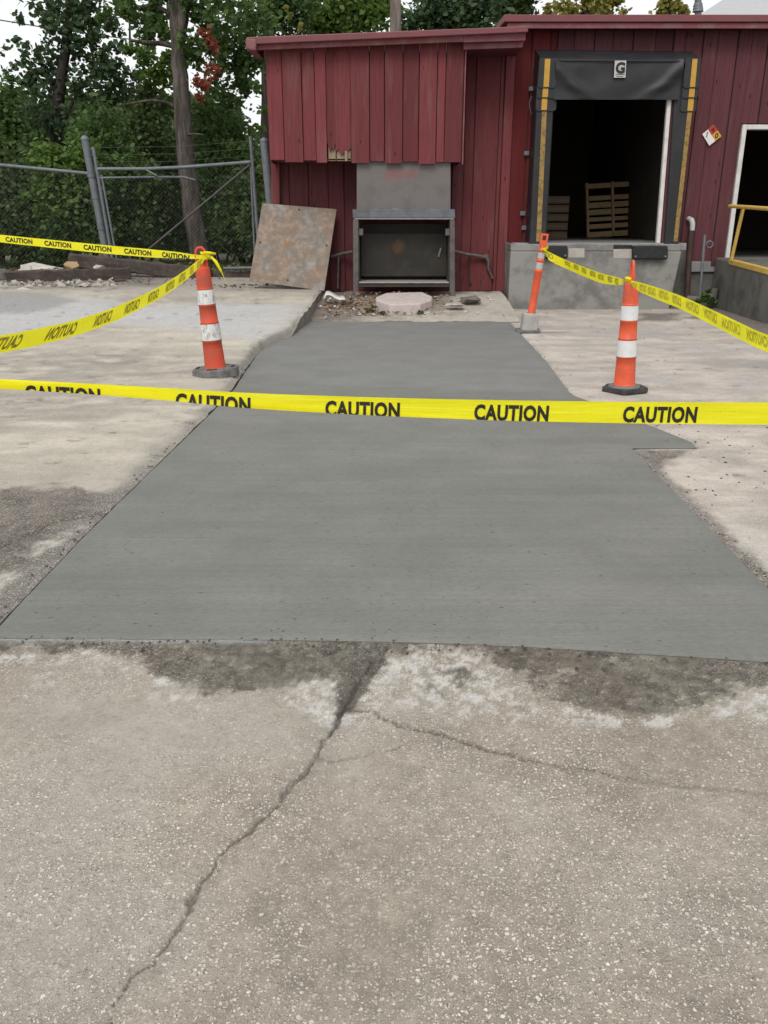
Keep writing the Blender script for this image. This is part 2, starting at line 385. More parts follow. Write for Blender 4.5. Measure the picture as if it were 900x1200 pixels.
def rows_geo(y0, y1, n, extra=()):
    y = 1/np.linspace(1/y0, 1/y1, n); return np.unique(np.sort(np.concatenate([y, np.array(extra)])))
def grid_faces(nr, nc):
    i = np.arange(nr-1)[:, None]*nc+np.arange(nc-1)[None, :]; i = i.ravel()
    return np.stack([i, i+1, i+nc+1, i+nc], 1)
P2 = lambda pts, f=G: [tuple(f(*p)[:2]) for p in pts]

def finish_sheet(name, X, Y, Z, col, agg, mat, nr, nc, skirt=None):
    v = np.stack([X.ravel(), Y.ravel(), Z.ravel()], 1); f = grid_faces(nr, nc)
    c = np.clip(col.reshape(-1, 3), .01, .9); a = agg.ravel()
    if skirt is not None:                             # vertical cut faces along chosen borders
        for idx, dz in skirt:
            n0 = len(v); vv = v[idx].copy(); vv[:, 2] -= dz
            v = np.concatenate([v, v[idx], vv]); m = len(idx)
            k = np.arange(m-1); f = np.concatenate([f, np.stack([n0+k, n0+k+1, n0+m+k+1, n0+m+k], 1)])
            dk = np.array([.10,.085,.07]); c = np.concatenate([c, c[idx]*.3+dk*.7, c[idx]*.3+dk*.7]); a = np.concatenate([a, a[idx]*.3, a[idx]*.3])
    o = np_mesh(name, v, f, mat, None, True, {"agg": a}, {"col": c}); tag(o, kind="structure"); return o
def mixc(a, b, m): return a*(1-m[..., None])+np.array(b)*m[..., None]

# --- foreground: old exposed-aggregate pavement with cracks
crack1 = P2([(436,772),(400,835),(388,853),(375,872),(366,890),(350,908),(325,940),(298,966),(276,983),(255,1003),(246,1020),(236,1037),(222,1056),(214,1082),(199,1104),(172,1133),(150,1152),(134,1176),(128,1215),(118,1290)])
crack2 = P2([(412,831),(440,832),(452,840),(475,849),(505,856),(530,861),(552,869),(580,878),(615,886),(660,896),(690,900),(720,906),(760,914),(800,918),(850,923),(905,929),(1000,940)])
crack3 = P2([(368,886),(390,889),(412,887),(440,880),(456,877),(472,871)])
crack4 = P2([(537,802),(548,788),(560,777),(571,766)])
mudF = [P2(p) for p in (
    [(80,744),(120,764),(175,780),(195,800),(240,812),(300,806),(335,812),(372,790),(396,800),(394,834),(414,832),(436,800),(455,770),(500,757),(500,740),(80,736)],
    [(555,750),(575,778),(610,792),(640,815),(690,832),(760,842),(810,830),(850,820),(880,806),(960,815),(960,770),(700,750)],
    [(-300,738),(-60,760),(0,763),(60,765),(110,760),(110,740)],
    [(520,785),(545,780),(556,788),(540,794)], [(500,800),(515,812),(530,822),(510,812)], [(428,752),(462,752),(448,782),(428,812),(414,834),(394,836),(397,800),(412,775)])]
dustF = [P2(p) for p in (
    [(70,766),(120,762),(168,772),(160,790),(120,788),(85,780)], [(335,800),(370,788),(398,800),(392,830),(350,820)],
    [(458,770),(500,756),(560,760),(600,795),(640,830),(600,850),(520,825),(470,830),(440,822)], [(835,806),(880,802),(930,815),(940,850),(860,840),(830,825)],
    [(20,790),(60,785),(80,800),(40,806)])]
def pave_fore():
    n, nc = 430, 760
    yr = rows_geo(.75, Y0, n); u = np.linspace(-1, 1, nc)
    u = np.sign(u)*(np.abs(u)*.62+np.abs(u)**3*.75)
    Y = yr[:, None]+0*u[None, :]; X = u[None, :]*(yr[:, None]+.9)
    Y = Y+(Yf(X)+.03-Y0)*sstep(1.5, Y0, Y)
    wob = .02*fbm(X*7, Y*7, 4, 2)
    Xw, Yw = X+.35*wob, Y+.35*wob
    Xc = X+.026*fbm(X*14, Y*14, 5, 11, .72); Yc = Y+.026*fbm(X*14+9, Y*14, 5, 12, .72)
    d1, d2, d3, d4 = (line_dist(Xc, Yc, c) for c in (crack1, crack2, crack3, crack4))
    wn_ = .5+.8*np.clip(fbm(X*5, Y*5, 4, 30)+.35, 0, 1)
    w1 = .0095*wn_*(1+1.1*np.clip(fbm(X*12, Y*12, 4, 33, .7)*2, -.6, 1)); w2 = .0066*wn_
    ck = np.maximum.reduce([1-sstep(w1*.4, w1*1.3, d1), .75*(1-sstep(w2*.4, w2*1.4, d2)), .7*(1-sstep(.002, .006*wn_, d3)), .8*(1-sstep(.003, .010, d4))])
    seg = sstep(-.12, .22, fbm(X*3.1, Y*3.1, 3, 44)+.35*sstep(2.25, 2.45, Y)); ck = ck*np.where(X > -.12+.0*Y, .40+.60*seg, .66+.34*seg)
    halo = np.maximum.reduce([1-sstep(0, .055, d1), .7*(1-sstep(0, .035, d2)), .4*(1-sstep(0, .03, d3))])*np.clip(.6+fbm(X*14, Y*14, 4, 41), 0, 1)
    big = fbm(X*1.4, Y*1.4, 5, 3); med = fbm(X*6, Y*6, 5, 4)
    rg = .05*fbm(X*9, Y*9, 6, 7, .65)+.030*fbm(X*38, Y*38, 4, 71, .7)
    mud = np.max([sstep(-.010, .012, poly_sd(X, Y, p)+rg*(1 if i != 5 else .45)) for i, p in enumerate(mudF)], 0)
    sdm = np.max([poly_sd(X, Y, p)+rg for p in mudF], 0); grn = fbm(X*26, Y*26, 5, 72, .75); patch = sstep(-.26, -.02, fbm(X*11, Y*11, 5, 73, .7)+.30*sstep(0, .12, sdm)); mud = mud*(.35+.65*patch)
    wm = sstep(-.008, .012, poly_sd(X, Y, mudF[5])+.022*fbm(X*30, Y*30, 5, 76, .7)); mud = np.maximum(mud, wm)
    near = sstep(.10, .01, Yf(X)-Y+.05*fbm(X*8, Y*8, 4, 55)); mud = np.maximum(mud, near*.75)
    dust = np.max([sstep(-.02, .05, poly_sd(X, Y, p)+.07*fbm(X*10, Y*10, 6, 8, .7)+.04*fbm(X*40, Y*40, 4, 81, .7)) for p in dustF], 0)*np.clip(.75+1.6*fbm(X*30, Y*30, 5, 9, .7), 0, 1)
    ring = sstep(-.13, -.03, sdm)*(1-sstep(-.01, .02, sdm))*sstep(-.06, .12, fbm(X*8, Y*8, 5, 74, .7))*sstep(-.10, .10, grn); dust = (1-wm)*np.clip(np.maximum(1.15*dust*sstep(-.16, .06, grn), ring), 0, 1)
    spots = sstep(.42, .60, fbm(X*4.3, Y*4.3, 3, 77))*.35
    base = np.array([.300,.260,.212])[None, None]*(1.06+.18*big+.30*med+.30*fbm(X*24, Y*24, 4, 5, .7))[..., None]
    base = mixc(base, (.42,.39,.345), np.clip(big*1.3, 0, .6)); base = mixc(base, (.215,.19,.16), spots)
    base = mixc(base, (.20,.175,.145), np.clip(halo*.55, 0, 1)); base = mixc(base, (.62,.60,.57), dust*.9)
    mt = np.clip(.5+fbm(X*3, Y*3, 4, 61), 0, 1)[..., None]; mudc = np.array([.082,.065,.052])*(1-mt)+np.array([.104,.099,.077])*mt
    mudc = mudc*np.clip(1+1.9*fbm(X*28, Y*28, 5, 62, .75), .3, 2.2)[..., None]
    m = np.clip(mud*(1-.45*dust), 0, 1)[..., None]; mudc = mudc*(1-.4*wm)[..., None]; base = base*(1-m*.93)+mudc*m*.93
    gl = sstep(.035, .0, Yf(X)-Y)*sstep(-.3, -.55, X)*sstep(-2.0, -1.5, X)*.7; base = mixc(base, (.36,.38,.39), gl)
    base = mixc(base, (.042,.035,.029), ck*.94)
    agg = np.clip((1-.7*mud-.9*ck-.4*halo)*(.72+1.3*fbm(X*2.2, Y*2.2, 5, 92, .65)+.25*sstep(2.3, 1.5, Y)), .05, 1.15)
    Z = -.004+.006*big+.002*fbm(X*18, Y*18, 4, 21)+.006*np.clip(mud, 0, 1)*fbm(X*40, Y*40, 4, 22)-.011*ck-.003*halo
    Z = Z*sstep(.0, .08, Yf(X)+.03-Y)-.001
    finish_sheet("old_pavement", X, Y, Z, base, agg, M["pave"], n, nc)
pave_fore()

# --- left apron: older slab, higher towards the back
def apron_left():
    yr = rows_geo(Y0, 18.5, 330, [p.y for p in XLa if p.y > Y0]); nr = len(yr); nc = 300
    s = np.linspace(0, 1, nc)**1.6
    xe = lerp_pts(XLa, yr); xe = xe-.012+(.030*fbm(yr*6, yr*0+1.7, 6, 91, .8)-.012)*sstep(5, 7, yr)
    xe = np.where(yr > XLa[-2].y+.01, np.maximum(xe, XLa[-1].x), xe)
    xo = -(yr*.95+4.0)
    X = xe[:, None]+(xo-xe)[:, None]*s[None, :]; Y = yr[:, None]+0*X
    Y = Y+(Yf(X)-Y0)*(1-sstep(Y0, 4.2, Y))
    big = fbm(X*.7, Y*.9, 5, 103); med = fbm(X*4, Y*5, 5, 104); stk = fbm(X*1.1, Y*5.5, 5, 105)
    base = np.array([.47,.43,.365])[None, None]*(1+.25*big+.6*med)[..., None]
    base = mixc(base, (.31,.28,.24), np.clip(.25+1.6*stk, 0, .7)); base = mixc(base, (.55,.50,.41), np.clip(1.4*big+.2, 0, .5))
    pw = P2([(-60,352),(80,346),(160,356),(345,356),(338,372),(300,398),(240,392),(120,378),(0,392),(-60,398)], Ga)
    p = sstep(-.25, .35, poly_sd(X, Y, pw)+.5*fbm(X*1.2, Y*1.2, 4, 106)); base = mixc(base, (.50,.505,.52), p*.8)
    wet = sstep(-.15, .15, poly_sd(X, Y, P2([(-80,342),(60,343),(92,352),(30,366),(-80,372)], Ga))+.2*fbm(X*2, Y*2, 4, 107)); base = mixc(base, (.23,.235,.24), wet*.75)
    bk = sstep(13.0, 15.0, Y+.8*fbm(X*1.5, Y*1.5, 4, 108)); base = mixc(base, (.30,.265,.23), bk*.7); hp = sstep(14.6, 15.6, Y+.9*fbm(X*1.3, Y*1.3, 5, 122))*sstep(-3.6, -4.6, X+.5*fbm(X*2, Y*2, 4, 123)); base = mixc(base, (.11,.093,.078), hp*.85)
    mud = sstep(-.02, .06, poly_sd(X, Y, P2([(-300,575),(0,572),(40,567),(75,574),(130,574),(170,562),(215,525),(262,480),(275,470),(240,520),(0,760),(-300,800)], Ga))+.18*fbm(X*5, Y*5, 6, 109, .65))
    edge = sstep(.22, .03, (lerp_pts(XLa, yr)[:, None]-X)+.12*fbm(X*6, Y*6, 5, 110))*(1-sstep(5.0, 6.5, Y))
    du = np.max([sstep(-.03, .08, poly_sd(X, Y, P2(q, Ga))+.12*fbm(X*8, Y*8, 6, 111, .7)) for q in ([(22,650),(60,622),(100,612),(104,620),(70,640),(35,662)], [(-60,700),(0,668),(30,662),(36,674),(10,692),(-60,730)])], 0)
    mt = np.clip(.5+.8*fbm(X*2.5, Y*2.5, 4, 113), 0, 1)[..., None]
    mc = (np.array([.082,.067,.058])*(1-mt)+np.array([.130,.113,.10])*mt)*np.clip(1+1.5*fbm(X*14, Y*14, 5, 112, .7), .35, 2.2)[..., None]
    m = mud[..., None]*.92; base = base*(1-m)+mc*m; base = mixc(base, (.155,.153,.14), edge*.8)
    sm_ = sstep(.16, .0, (xe[:, None]-X)+.14*fbm(X*7, Y*7, 5, 121, .7))*sstep(5, 6.5, Y)*(1-sstep(11, 12.5, Y)); base = mixc(base, (.20,.195,.18), sm_*.75)
    base = mixc(base, (.60,.55,.49), du*np.clip(.75+fbm(X*20, Y*20, 4, 114), 0, 1)*.9)
    sp = sstep(.40, .55, fbm(X*6, Y*11, 4, 115))*.55; base = mixc(base, (.12,.10,.085), sp)
    cr = P2([(0,640),(60,612),(110,602),(160,590)], Ga); ck = 1-sstep(.006, .02, line_dist(X+.03*fbm(X*9, Y*9, 4, 116), Y+.03*fbm(X*9+5, Y*9, 4, 117), cr)); base = mixc(base, (.05,.042,.036), ck*.8)
    agg = np.clip(.30+.15*mud+.25*edge, 0, .8)
    roll = sstep(-.01, .07, xe[:, None]-X); roll = roll+(1-roll)*sstep(10.6, 12.0, Y)
    Z = apron_z(Y)*roll+.012*big*sstep(0, .3, np.abs(X-xe[:, None]))+.002*med-.01*ck+.005*mud*fbm(X*20, Y*20, 4, 118)
    Z = Z-.004-.02*sstep(.05, .0, xe[:, None]-X)*sstep(8, 11, Y)*(1+1.5*fbm(Y*9, Y*0, 4, 119))
    finish_sheet("left_apron", X, Y, Z, base, agg, M["pave"], nr, nc, [(np.arange(nr)*nc, .6)])
apron_left()

# --- right apron
def apron_right():
    yr = rows_geo(2.5, 15.4, 330, [YJ-.004, YJ+.004]+[p.y for p in XRs if p.y > 2.5]); nr = len(yr); nc = 300
    s = np.linspace(0, 1, nc)**1.6
    xe = np.where(yr > YB, XRs[-1].x+.02, x_slab_r(yr))+.006+.006*fbm(yr*7, yr*0+4.1, 4, 191)
    xo = yr*.9+3.5
    X = xe[:, None]+(xo-xe)[:, None]*s[None, :]; Y = yr[:, None]+0*X
    Y = Y+(Yf(X)-2.62)*(1-sstep(2.5, 3.4, Y))
    big = fbm(X*.6, Y*.9, 5, 203); med = fbm(X*4, Y*6, 5, 204); stk = fbm(X*.8, Y*4.5, 6, 205, .62)
    base = np.array([.52,.46,.405])[None, None]*(1+.2*big+.45*med)[..., None]
    base = mixc(base, (.34,.305,.275), np.clip(.05+1.5*stk, 0, .7)); base = mixc(base, (.36,.35,.35), np.clip(fbm(X*.9+7, Y*2.2, 5, 206)*1.6-.1, 0, .6)*sstep(6, 8, Y))
    jl = 1-sstep(.012, .045, line_dist(X+.05*fbm(X*3, Y*3, 4, 208), Y+.06*fbm(X*2, Y*2, 4, 207), P2([(612,389),(700,388),(800,388),(980,391)]))); base = mixc(base, (.11,.095,.08), jl*.75)
    wet = np.max([sstep(-.12, .12, poly_sd(X, Y, P2(q))+.3*fbm(X*2.5, Y*4.5, 6, 209, .65)) for q in ([(620,362),(760,362),(800,362),(870,380),(960,398),(960,376),(840,356),(620,355)], [(740,368),(800,366),(790,376),(745,377)], [(800,372),(840,376),(900,396),(980,415),(980,390),(820,362)])], 0); base = mixc(base, (.085,.073,.062), wet*.85)
    st2 = sstep(-.1, .2, poly_sd(X, Y, P2([(790,424),(860,418),(960,424),(960,440),(850,432)]))+.25*fbm(X*1.2, Y*4, 5, 210)); base = mixc(base, (.25,.24,.235), st2*.7)
    mud = sstep(-.02, .035, poly_sd(X, Y, P2([(730,520),(742,526),(815,526),(800,534),(775,540),(785,560),(815,590),(838,622),(860,636),(880,650),(930,690),(1000,760),(900,700),(820,605)]))+.055*fbm(X*9, Y*9, 6, 211, .65))
    edge = sstep(.10, .01, X-xe[:, None]+.05*fbm(X*8, Y*8, 5, 216)-.02)*(1-sstep(4.8, 6, Y))
    mud = np.maximum(mud, edge*.9)
    du = sstep(-.05, .1, poly_sd(X, Y, P2([(815,600),(850,606),(905,620),(960,640),(960,700),(905,680),(860,650),(830,625)]))+.12*fbm(X*8, Y*8, 6, 212, .7))
    base = mixc(base, (.17,.13,.10), sstep(-.05, .1, poly_sd(X, Y, P2([(745,527),(800,528),(790,545),(765,545)]))+.06*fbm(X*8, Y*8, 4, 217))*.7)
    base = base*(1-.92*mud[..., None])+.92*mud[..., None]*(np.array([.125,.115,.10])*np.clip(1+1.5*fbm(X*16, Y*16, 5, 213, .7), .35, 2.2)[..., None])
    base = mixc(base, (.58,.545,.50), du*(1-mud)*np.clip(.7+fbm(X*18, Y*18, 4, 214), 0, 1)*.85)
    sp = sstep(.50, .60, fbm(X*7, Y*10, 4, 215))*.65; base = mixc(base, (.14,.12,.105), sp)
    agg = np.clip(.28+.2*mud+.35*(1-sstep(3.4, 5, Y)), 0, .85)
    Z = -.004+.008*big*sstep(0, .3, X-xe[:, None])+.002*med-.012*jl+.004*mud*fbm(X*20, Y*20, 4, 219)-.012*sstep(.05, 0, X-xe[:, None])*sstep(5, 6, Y)
    finish_sheet("right_apron", X, Y, Z, base, agg, M["pave"], nr, nc, [(np.arange(nr)*nc, .2)])
apron_right()

# --- the fresh slab
def fresh():
    yr = rows_geo(2.62, YB, 220, [YJ-.003, YJ+.003]+[p.y for p in XRs if p.y > 2.62]); nr = len(yr); nc = 120
    xl = lerp_pts(XLs, yr)+.004*fbm(yr*5, yr*0+2.2, 4, 301); xr = x_slab_r(yr)+.004*fbm(yr*6, yr*0, 4, 302)
    s = np.linspace(0, 1, nc); X = xl[:, None]+(xr-xl)[:, None]*s[None, :]; Y = yr[:, None]+0*X
    Y = Y+(Yf(X)-2.62)*(1-sstep(2.62, 3.5, Y))
    seam = G(262, 449).y+(X-G(262, 449).x)*(G(650, 462).y-G(262, 449).y)/(G(650, 462).x-G(262, 449).x)
    far = sstep(-.04, .04, Y-seam+.05*fbm(X*5, Y*5, 4, 306)); mot = fbm(X*1.1, Y*2.2, 5, 303); bnd = fbm(X*.25, Y*7, 5, 304)
    base = np.array([.172,.172,.154])[None, None]*(1+.16*mot+.13*bnd)[..., None]
    base = mixc(base, (.205,.205,.20), far*.7)
    ed = sstep(.10, 0, np.minimum(X-xl[:, None], xr[:, None]-X)+.05*fbm(X*5, Y*5, 4, 307)); base = mixc(base, (.15,.15,.14), ed*.35)
    far2 = 1-sstep(.02, .07, np.abs(Y-seam)); base = mixc(base, (.14,.14,.135), far2*.35)
    Z = .005-.004*sstep(.03, 0, yr[:, None]-2.62)+.0025*fbm(X*2, Y*5, 4, 305)+.006*far-.003*sstep(.03, 0, np.minimum(X-xl[:, None], xr[:, None]-X))
    b = [(np.arange(nr)*nc, .15), (np.arange(nr)*nc+nc-1, .15), (np.arange(nc), .15), ((nr-1)*nc+np.arange(nc), .15)]
    finish_sheet("fresh_concrete_slab", X, Y, Z, base, X*0, M["fresh"], nr, nc, b)
fresh()

# --- rubble bed before the shed, with the broken slab edge at its right
RBX1 = D(597, 352, 14.0).x
def bed_z(X, Y): return np.interp(Y, [YB, YB+.3, 13.6, 14.3, 15, 20], [.012, .06, .13, .22, .26, .27])
def bed():
    nr, nc = 90, 150
    yr = np.linspace(YB+.005, 15.25, nr); s = np.linspace(0, 1, nc)
    xl = lerp_pts(XLa, yr)-.05; X = xl[:, None]+(RBX1-xl)[:, None]*s[None, :]; Y = yr[:, None]+0*X
    n = fbm(X*5, Y*5, 6, 403, .65); n2 = fbm(X*1.5, Y*1.5, 4, 404)
    R_ = sstep(.9, 1.5, X)                            # cracked pale concrete at the right, soil at the left
    base = np.array([.23,.19,.155])[None, None]*(1+.5*n)[..., None]
    pale = np.clip(.15+R_*.6+.9*n2+.5*sstep(.5, .1, Y-YB)+.5*n, 0, 1); base = mixc(base, (.50,.46,.40), pale*.85)
    base = mixc(base, (.09,.075,.06), np.clip((.45-R_)*1.2*sstep(13.6, 14.2, Y)+n*.3, 0, .8))
    base = mixc(base, (.12,.10,.085), sstep(.9, .2, X-xl[:, None]+.3*n)*.8)
    Z = bed_z(X, Y)+.03*n*(1-.6*R_)+.012*n2
    finish_sheet("rubble_bed", X, Y, Z, base, .35+0*X, M["pave"], nr, nc, [(np.arange(nr)*nc+nc-1, .35), (np.arange(nc), .2)])
bed()

# --- the ground under and behind everything, out to the horizon
def ground():
    ys = np.concatenate([np.linspace(-60, 14, 20), np.linspace(14.5, 18, 12), np.linspace(18.5, 60, 60), np.geomspace(64, 900, 14)])
    xs = np.concatenate([-np.geomspace(900, 40, 14), np.linspace(-38, 38, 110), np.geomspace(40, 900, 14)])
    X, Y = np.meshgrid(xs, ys)
    n = fbm(X*.5, Y*.5, 5, 503); g = fbm(X*.25, Y*.25, 4, 504)
    Z = np.interp(Y, [-60, 14.2, 17.8, 900], [-.14, -.14, .33, .42])+.10*n*sstep(18.5, 21, Y)
    base = np.array([.10,.085,.066])[None, None]*(1+.4*n)[..., None]; base = mixc(base, (.055,.075,.028), np.clip(.35+1.6*g, 0, .9)*sstep(17.8, 19, Y))
    finish_sheet("ground", X, Y, Z, base, .2+0*X, M["pave"], len(ys), len(xs))
ground()
# ================================================================= BUILDINGS
YW = 15.3                                            # main wall face
YD = 14.8                                            # face of the concrete dock
YO = 14.55                                           # face of the shed's overhanging upper box
FLOOR = ZA(285, YD)
def box_obj(name, mat, parent, x0, x1, y0, y1, z0, z1, bevel=.004, rot=None):
    b = MB(); b.box(x0, x1, y0, y1, z0, z1)
    return b.build(name, mat, parent, bevel, 1)
def plank(parent, x0, x1, z0, z1, y, mat, th=.025, zt1=None, taper=0):
    """one vertical board with its face at y; the top may slope (zt1 = top at x1)"""
    zt1 = z1 if zt1 is None else zt1
    j = lambda a: random.uniform(-a, a)
    x0 += .003; x1 -= .003
    a = [(x0+j(.004), y, z0), (x1+j(.004), y, z0), (x1, y, zt1), (x0, y, z1)]
    b = [(p[0], y+th, p[2]) for p in a]
    m = MB(); m.hexa(a, b); return m.build("plank", mat, parent, .004, 1)

# --- loading dock building
dock = thing("dock_building", "long dark red board-sided warehouse with a loading dock opening and a doorway at right", "building", (6, YW, 0))
xo0, xo1 = XA(644, YW, 2.2), XA(786, YW, 2.2)        # dock opening
zo1 = ZA(108, YW)
xd0 = XA(857, YW, 1.2); zd1 = ZA(152, YW); zd0 = ZA(305, YW)  # right doorway
xd1 = xd0+2.6
EAVE = ZA(33, YW-.30)+.03; zr = ZA(17, YW-.34)
x = XA(592, YW, 2.5); xe = 13.0; i = 0
x_first = x
while x < xe:
    w = random.choice((.27, .33, .36, .24, .30)); x1 = min(x+w, xe); y = YW-(.022 if i % 2 else 0)
    segs = [(FLOOR-.03 if x < xo1+.5 else zd0-.12, EAVE)]
    mat = M["red_new"] if x < xo0-.05 else M["red_main"]
    if x1 > xo0 and x < xo1: segs = [(zo1, EAVE)]
    if x1 > xd0-.08 and x < xd1: segs = [(zd1+.09, EAVE)]
    if x1 > xd0-.08 and x < xd0-.1: x1 = xd0-.085; segs = [(zd0-.12, EAVE)]
    if x < xo0 and x1 > xo0: x1 = xo0; segs = [(FLOOR-.03, EAVE)]
    if x < xo1 and x1 > xo1: x1 = xo1
    for z0, z1 in segs:
        if x1-x > .03: plank(dock, x+.002, x1-.003, z0+random.uniform(-.015, .02), z1, y, mat)
    x = x1; i += 1
# shell behind the boards
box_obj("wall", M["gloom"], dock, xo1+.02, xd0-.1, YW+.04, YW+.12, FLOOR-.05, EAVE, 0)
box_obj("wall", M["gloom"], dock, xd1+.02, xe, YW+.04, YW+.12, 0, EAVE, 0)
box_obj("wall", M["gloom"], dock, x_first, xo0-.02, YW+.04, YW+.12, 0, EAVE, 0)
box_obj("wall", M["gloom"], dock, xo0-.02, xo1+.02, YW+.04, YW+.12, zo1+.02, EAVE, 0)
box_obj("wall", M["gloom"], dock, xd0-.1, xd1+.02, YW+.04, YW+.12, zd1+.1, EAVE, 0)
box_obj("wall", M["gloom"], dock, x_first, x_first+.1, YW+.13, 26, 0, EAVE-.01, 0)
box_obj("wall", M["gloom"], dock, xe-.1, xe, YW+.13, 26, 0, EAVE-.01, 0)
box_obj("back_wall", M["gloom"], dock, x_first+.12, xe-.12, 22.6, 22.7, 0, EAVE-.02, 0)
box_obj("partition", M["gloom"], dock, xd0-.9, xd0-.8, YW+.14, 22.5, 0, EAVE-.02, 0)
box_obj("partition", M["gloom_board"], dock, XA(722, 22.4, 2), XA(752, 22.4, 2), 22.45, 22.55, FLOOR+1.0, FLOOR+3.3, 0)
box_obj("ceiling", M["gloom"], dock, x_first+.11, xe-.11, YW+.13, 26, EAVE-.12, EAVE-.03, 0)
box_obj("dock_floor", M["floor_in"], dock, xo0-.6, xd0-.92, YD+.05, 22.4, FLOOR-.12, FLOOR, .01)
box_obj("door_floor", M["floor_in"], dock, xd0-.7, xe-.12, YW-.02, 22.4, zd0-.2, zd0-.02, .01)
# roof and fascia
ro = MB(); xl = XA(591, YW-.34, zr)
ro.hexa([(xl, YW-.34, zr-.10), (xe+.3, YW-.34, zr-.10), (xe+.3, YW-.34, zr), (xl, YW-.34, zr)], [(xl, 27, zr+.5), (xe+.3, 27, zr+.5), (xe+.3, 27, zr+.6), (xl, 27, zr+.6)])
ro.build("roof", M["red_metal"], dock, .008)
box_obj("fascia", M["red_trim"], dock, xl+.06, xe+.28, YW-.30, YW-.26, EAVE-.035, zr-.105, .006)
box_obj("soffit", M["red_main"], dock, xl+.06, xe+.28, YW-.258, YW+.1, EAVE+.01, EAVE+.03, 0)
box_obj("gutter_end", M["blue_steel"], dock, xl-.32, xl-.02, YW+1.6, YW+1.75, zr-.32, zr-.12, .01)
# jambs
YS0 = YD+.05
def slab_px(name, mat, parent, pts, Ya, depth, bevel=.006):   # a board whose face has the given photo corners at distance Ya
    a = [D(px, py, Ya) for px, py in pts]; b = [v+Vector((0, depth, 0)) for v in a]
    m = MB(); m.hexa(a, b); return m.build(name, mat, parent, bevel, 1)
slab_px("door_track", M["white"], dock, [(769.3, 285), (773.8, 285), (787.5, 112), (782.8, 112)], YS0, .08)
slab_px("jamb", M["red_main"], dock, [(774.2, 285), (781, 285), (796, 112), (788, 112)], YS0+.012, .1)
fr = box_obj("door_frame", M["white"], dock, xd0-.075, xd0, YW-.06, YW+.1, zd0-.03, zd1+.075, .006)
box_obj("door_frame", M["white"], dock, xd0+.002, xd1, YW-.058, YW+.1, zd1, zd1+.073, .006)
box_obj("door_sill", M["conc"], dock, xd0-.1, xd1, YW-.35, YW-.03, zd0-.16, zd0-.03, .015)
# concrete dock
cx0, cx1 = XA(597, YD, .6), XA(800, YD, FLOOR); cx1b = XA(792, YD, .4)
m = MB(); m.hexa([(cx0, YD, -.2), (cx1b-.1, YD, -.2), (cx1, YD, FLOOR-.13), (cx0, YD, FLOOR-.13)], [(cx0, YW+.03, -.2), (cx1b+.15, YW+.03, -.2), (cx1+.12, YW+.03, FLOOR-.13), (cx0, YW+.03, FLOOR-.13)])
m.build("dock_foundation", M["conc"], dock, .02)
m = MB(); m.box(cx0, cx1-.02, YD+.004, YW, FLOOR-.128, FLOOR-.012); m.build("dock_edge", M["conc"], dock, .015)
slab_px("foundation_wall", M["conc_old"], dock, [(780, 366), (850, 366), (850, 285), (780, 285)], YW+.032, .1)
slab_px("mortar_patch", M["patch"], dock, [(666, 302), (685, 302), (685, 291), (666, 291)], YD-.006, .05, .003)
slab_px("mortar_patch", M["patch"], dock, [(719, 303), (741, 303), (741, 292), (719, 292)], YD-.006, .05, .003)
for pts in ([(637, 303), (665.5, 303), (665.5, 288), (637, 288)], [(742, 304), (783, 304), (783, 288), (742, 288)]):
    b = slab_px("dock_bumper", M["bumper"], dock, pts, YD-.11, .108, .02)
    for k in (0, 1):
        c = D(pts[k][0]+(3 if k == 0 else -3), pts[0][1]-3.5, YD-.118); mm = MB(); mm.tube([c, c+Vector((0, .02, 0))], .018, 10); mm.build("bolt", M["galv"], b)
slab_px("recess_shade_strip", M["bumper"], dock, [(719, 291.4), (741, 291.4), (741, 287), (719, 287)], YD-.006, .05, .003)  # black strip on the face paints a recess's shade; nothing is cut in
# building corner post beside the shed
slab_px("corner_board", M["conc_old"], dock, [(591.5, 345), (596.5, 345), (596.5, 284), (592, 284)], YW-.1, .06)

# --- dock seal: padded black frame round the opening
YS = YD+.02
seal = thing("dock_seal", "black padded vinyl dock seal with yellow guide stripes framing the loading opening", "dock seal", ((xo0+xo1)/2, YW, FLOOR))
def pad(t0, t1, b0, b1, stripe):
    A = [D(b0, 287, YS), D(b1, 287, YS), D(t1, 72, YS), D(t0, 72, YS)]
    B = [v+Vector((0, YW-YS-.03, 0)) for v in A]
    m = MB(); m.hexa(A, B); p = m.build("side_pad", M["seal"], seal, .03, 3)
    s0, s1, q0, q1 = stripe
    mm = MB(); mm.hexa([D(q0, 283, YS-.006), D(q1, 283, YS-.006), D(s1, 128, YS-.006), D(s0, 128, YS-.006)], [D(q0, 283, YS+.01), D(q1, 283, YS+.01), D(s1, 128, YS+.01), D(s0, 128, YS+.01)])
    mm.build("guide_stripe", M["stripe"], p)
    return p
pl = pad(631, 652, 620, 640, (635.2, 640.8, 628.3, 633.8)); pr = pad(793, 817, 778.5, 796, (806, 811.4, 789.2, 794))
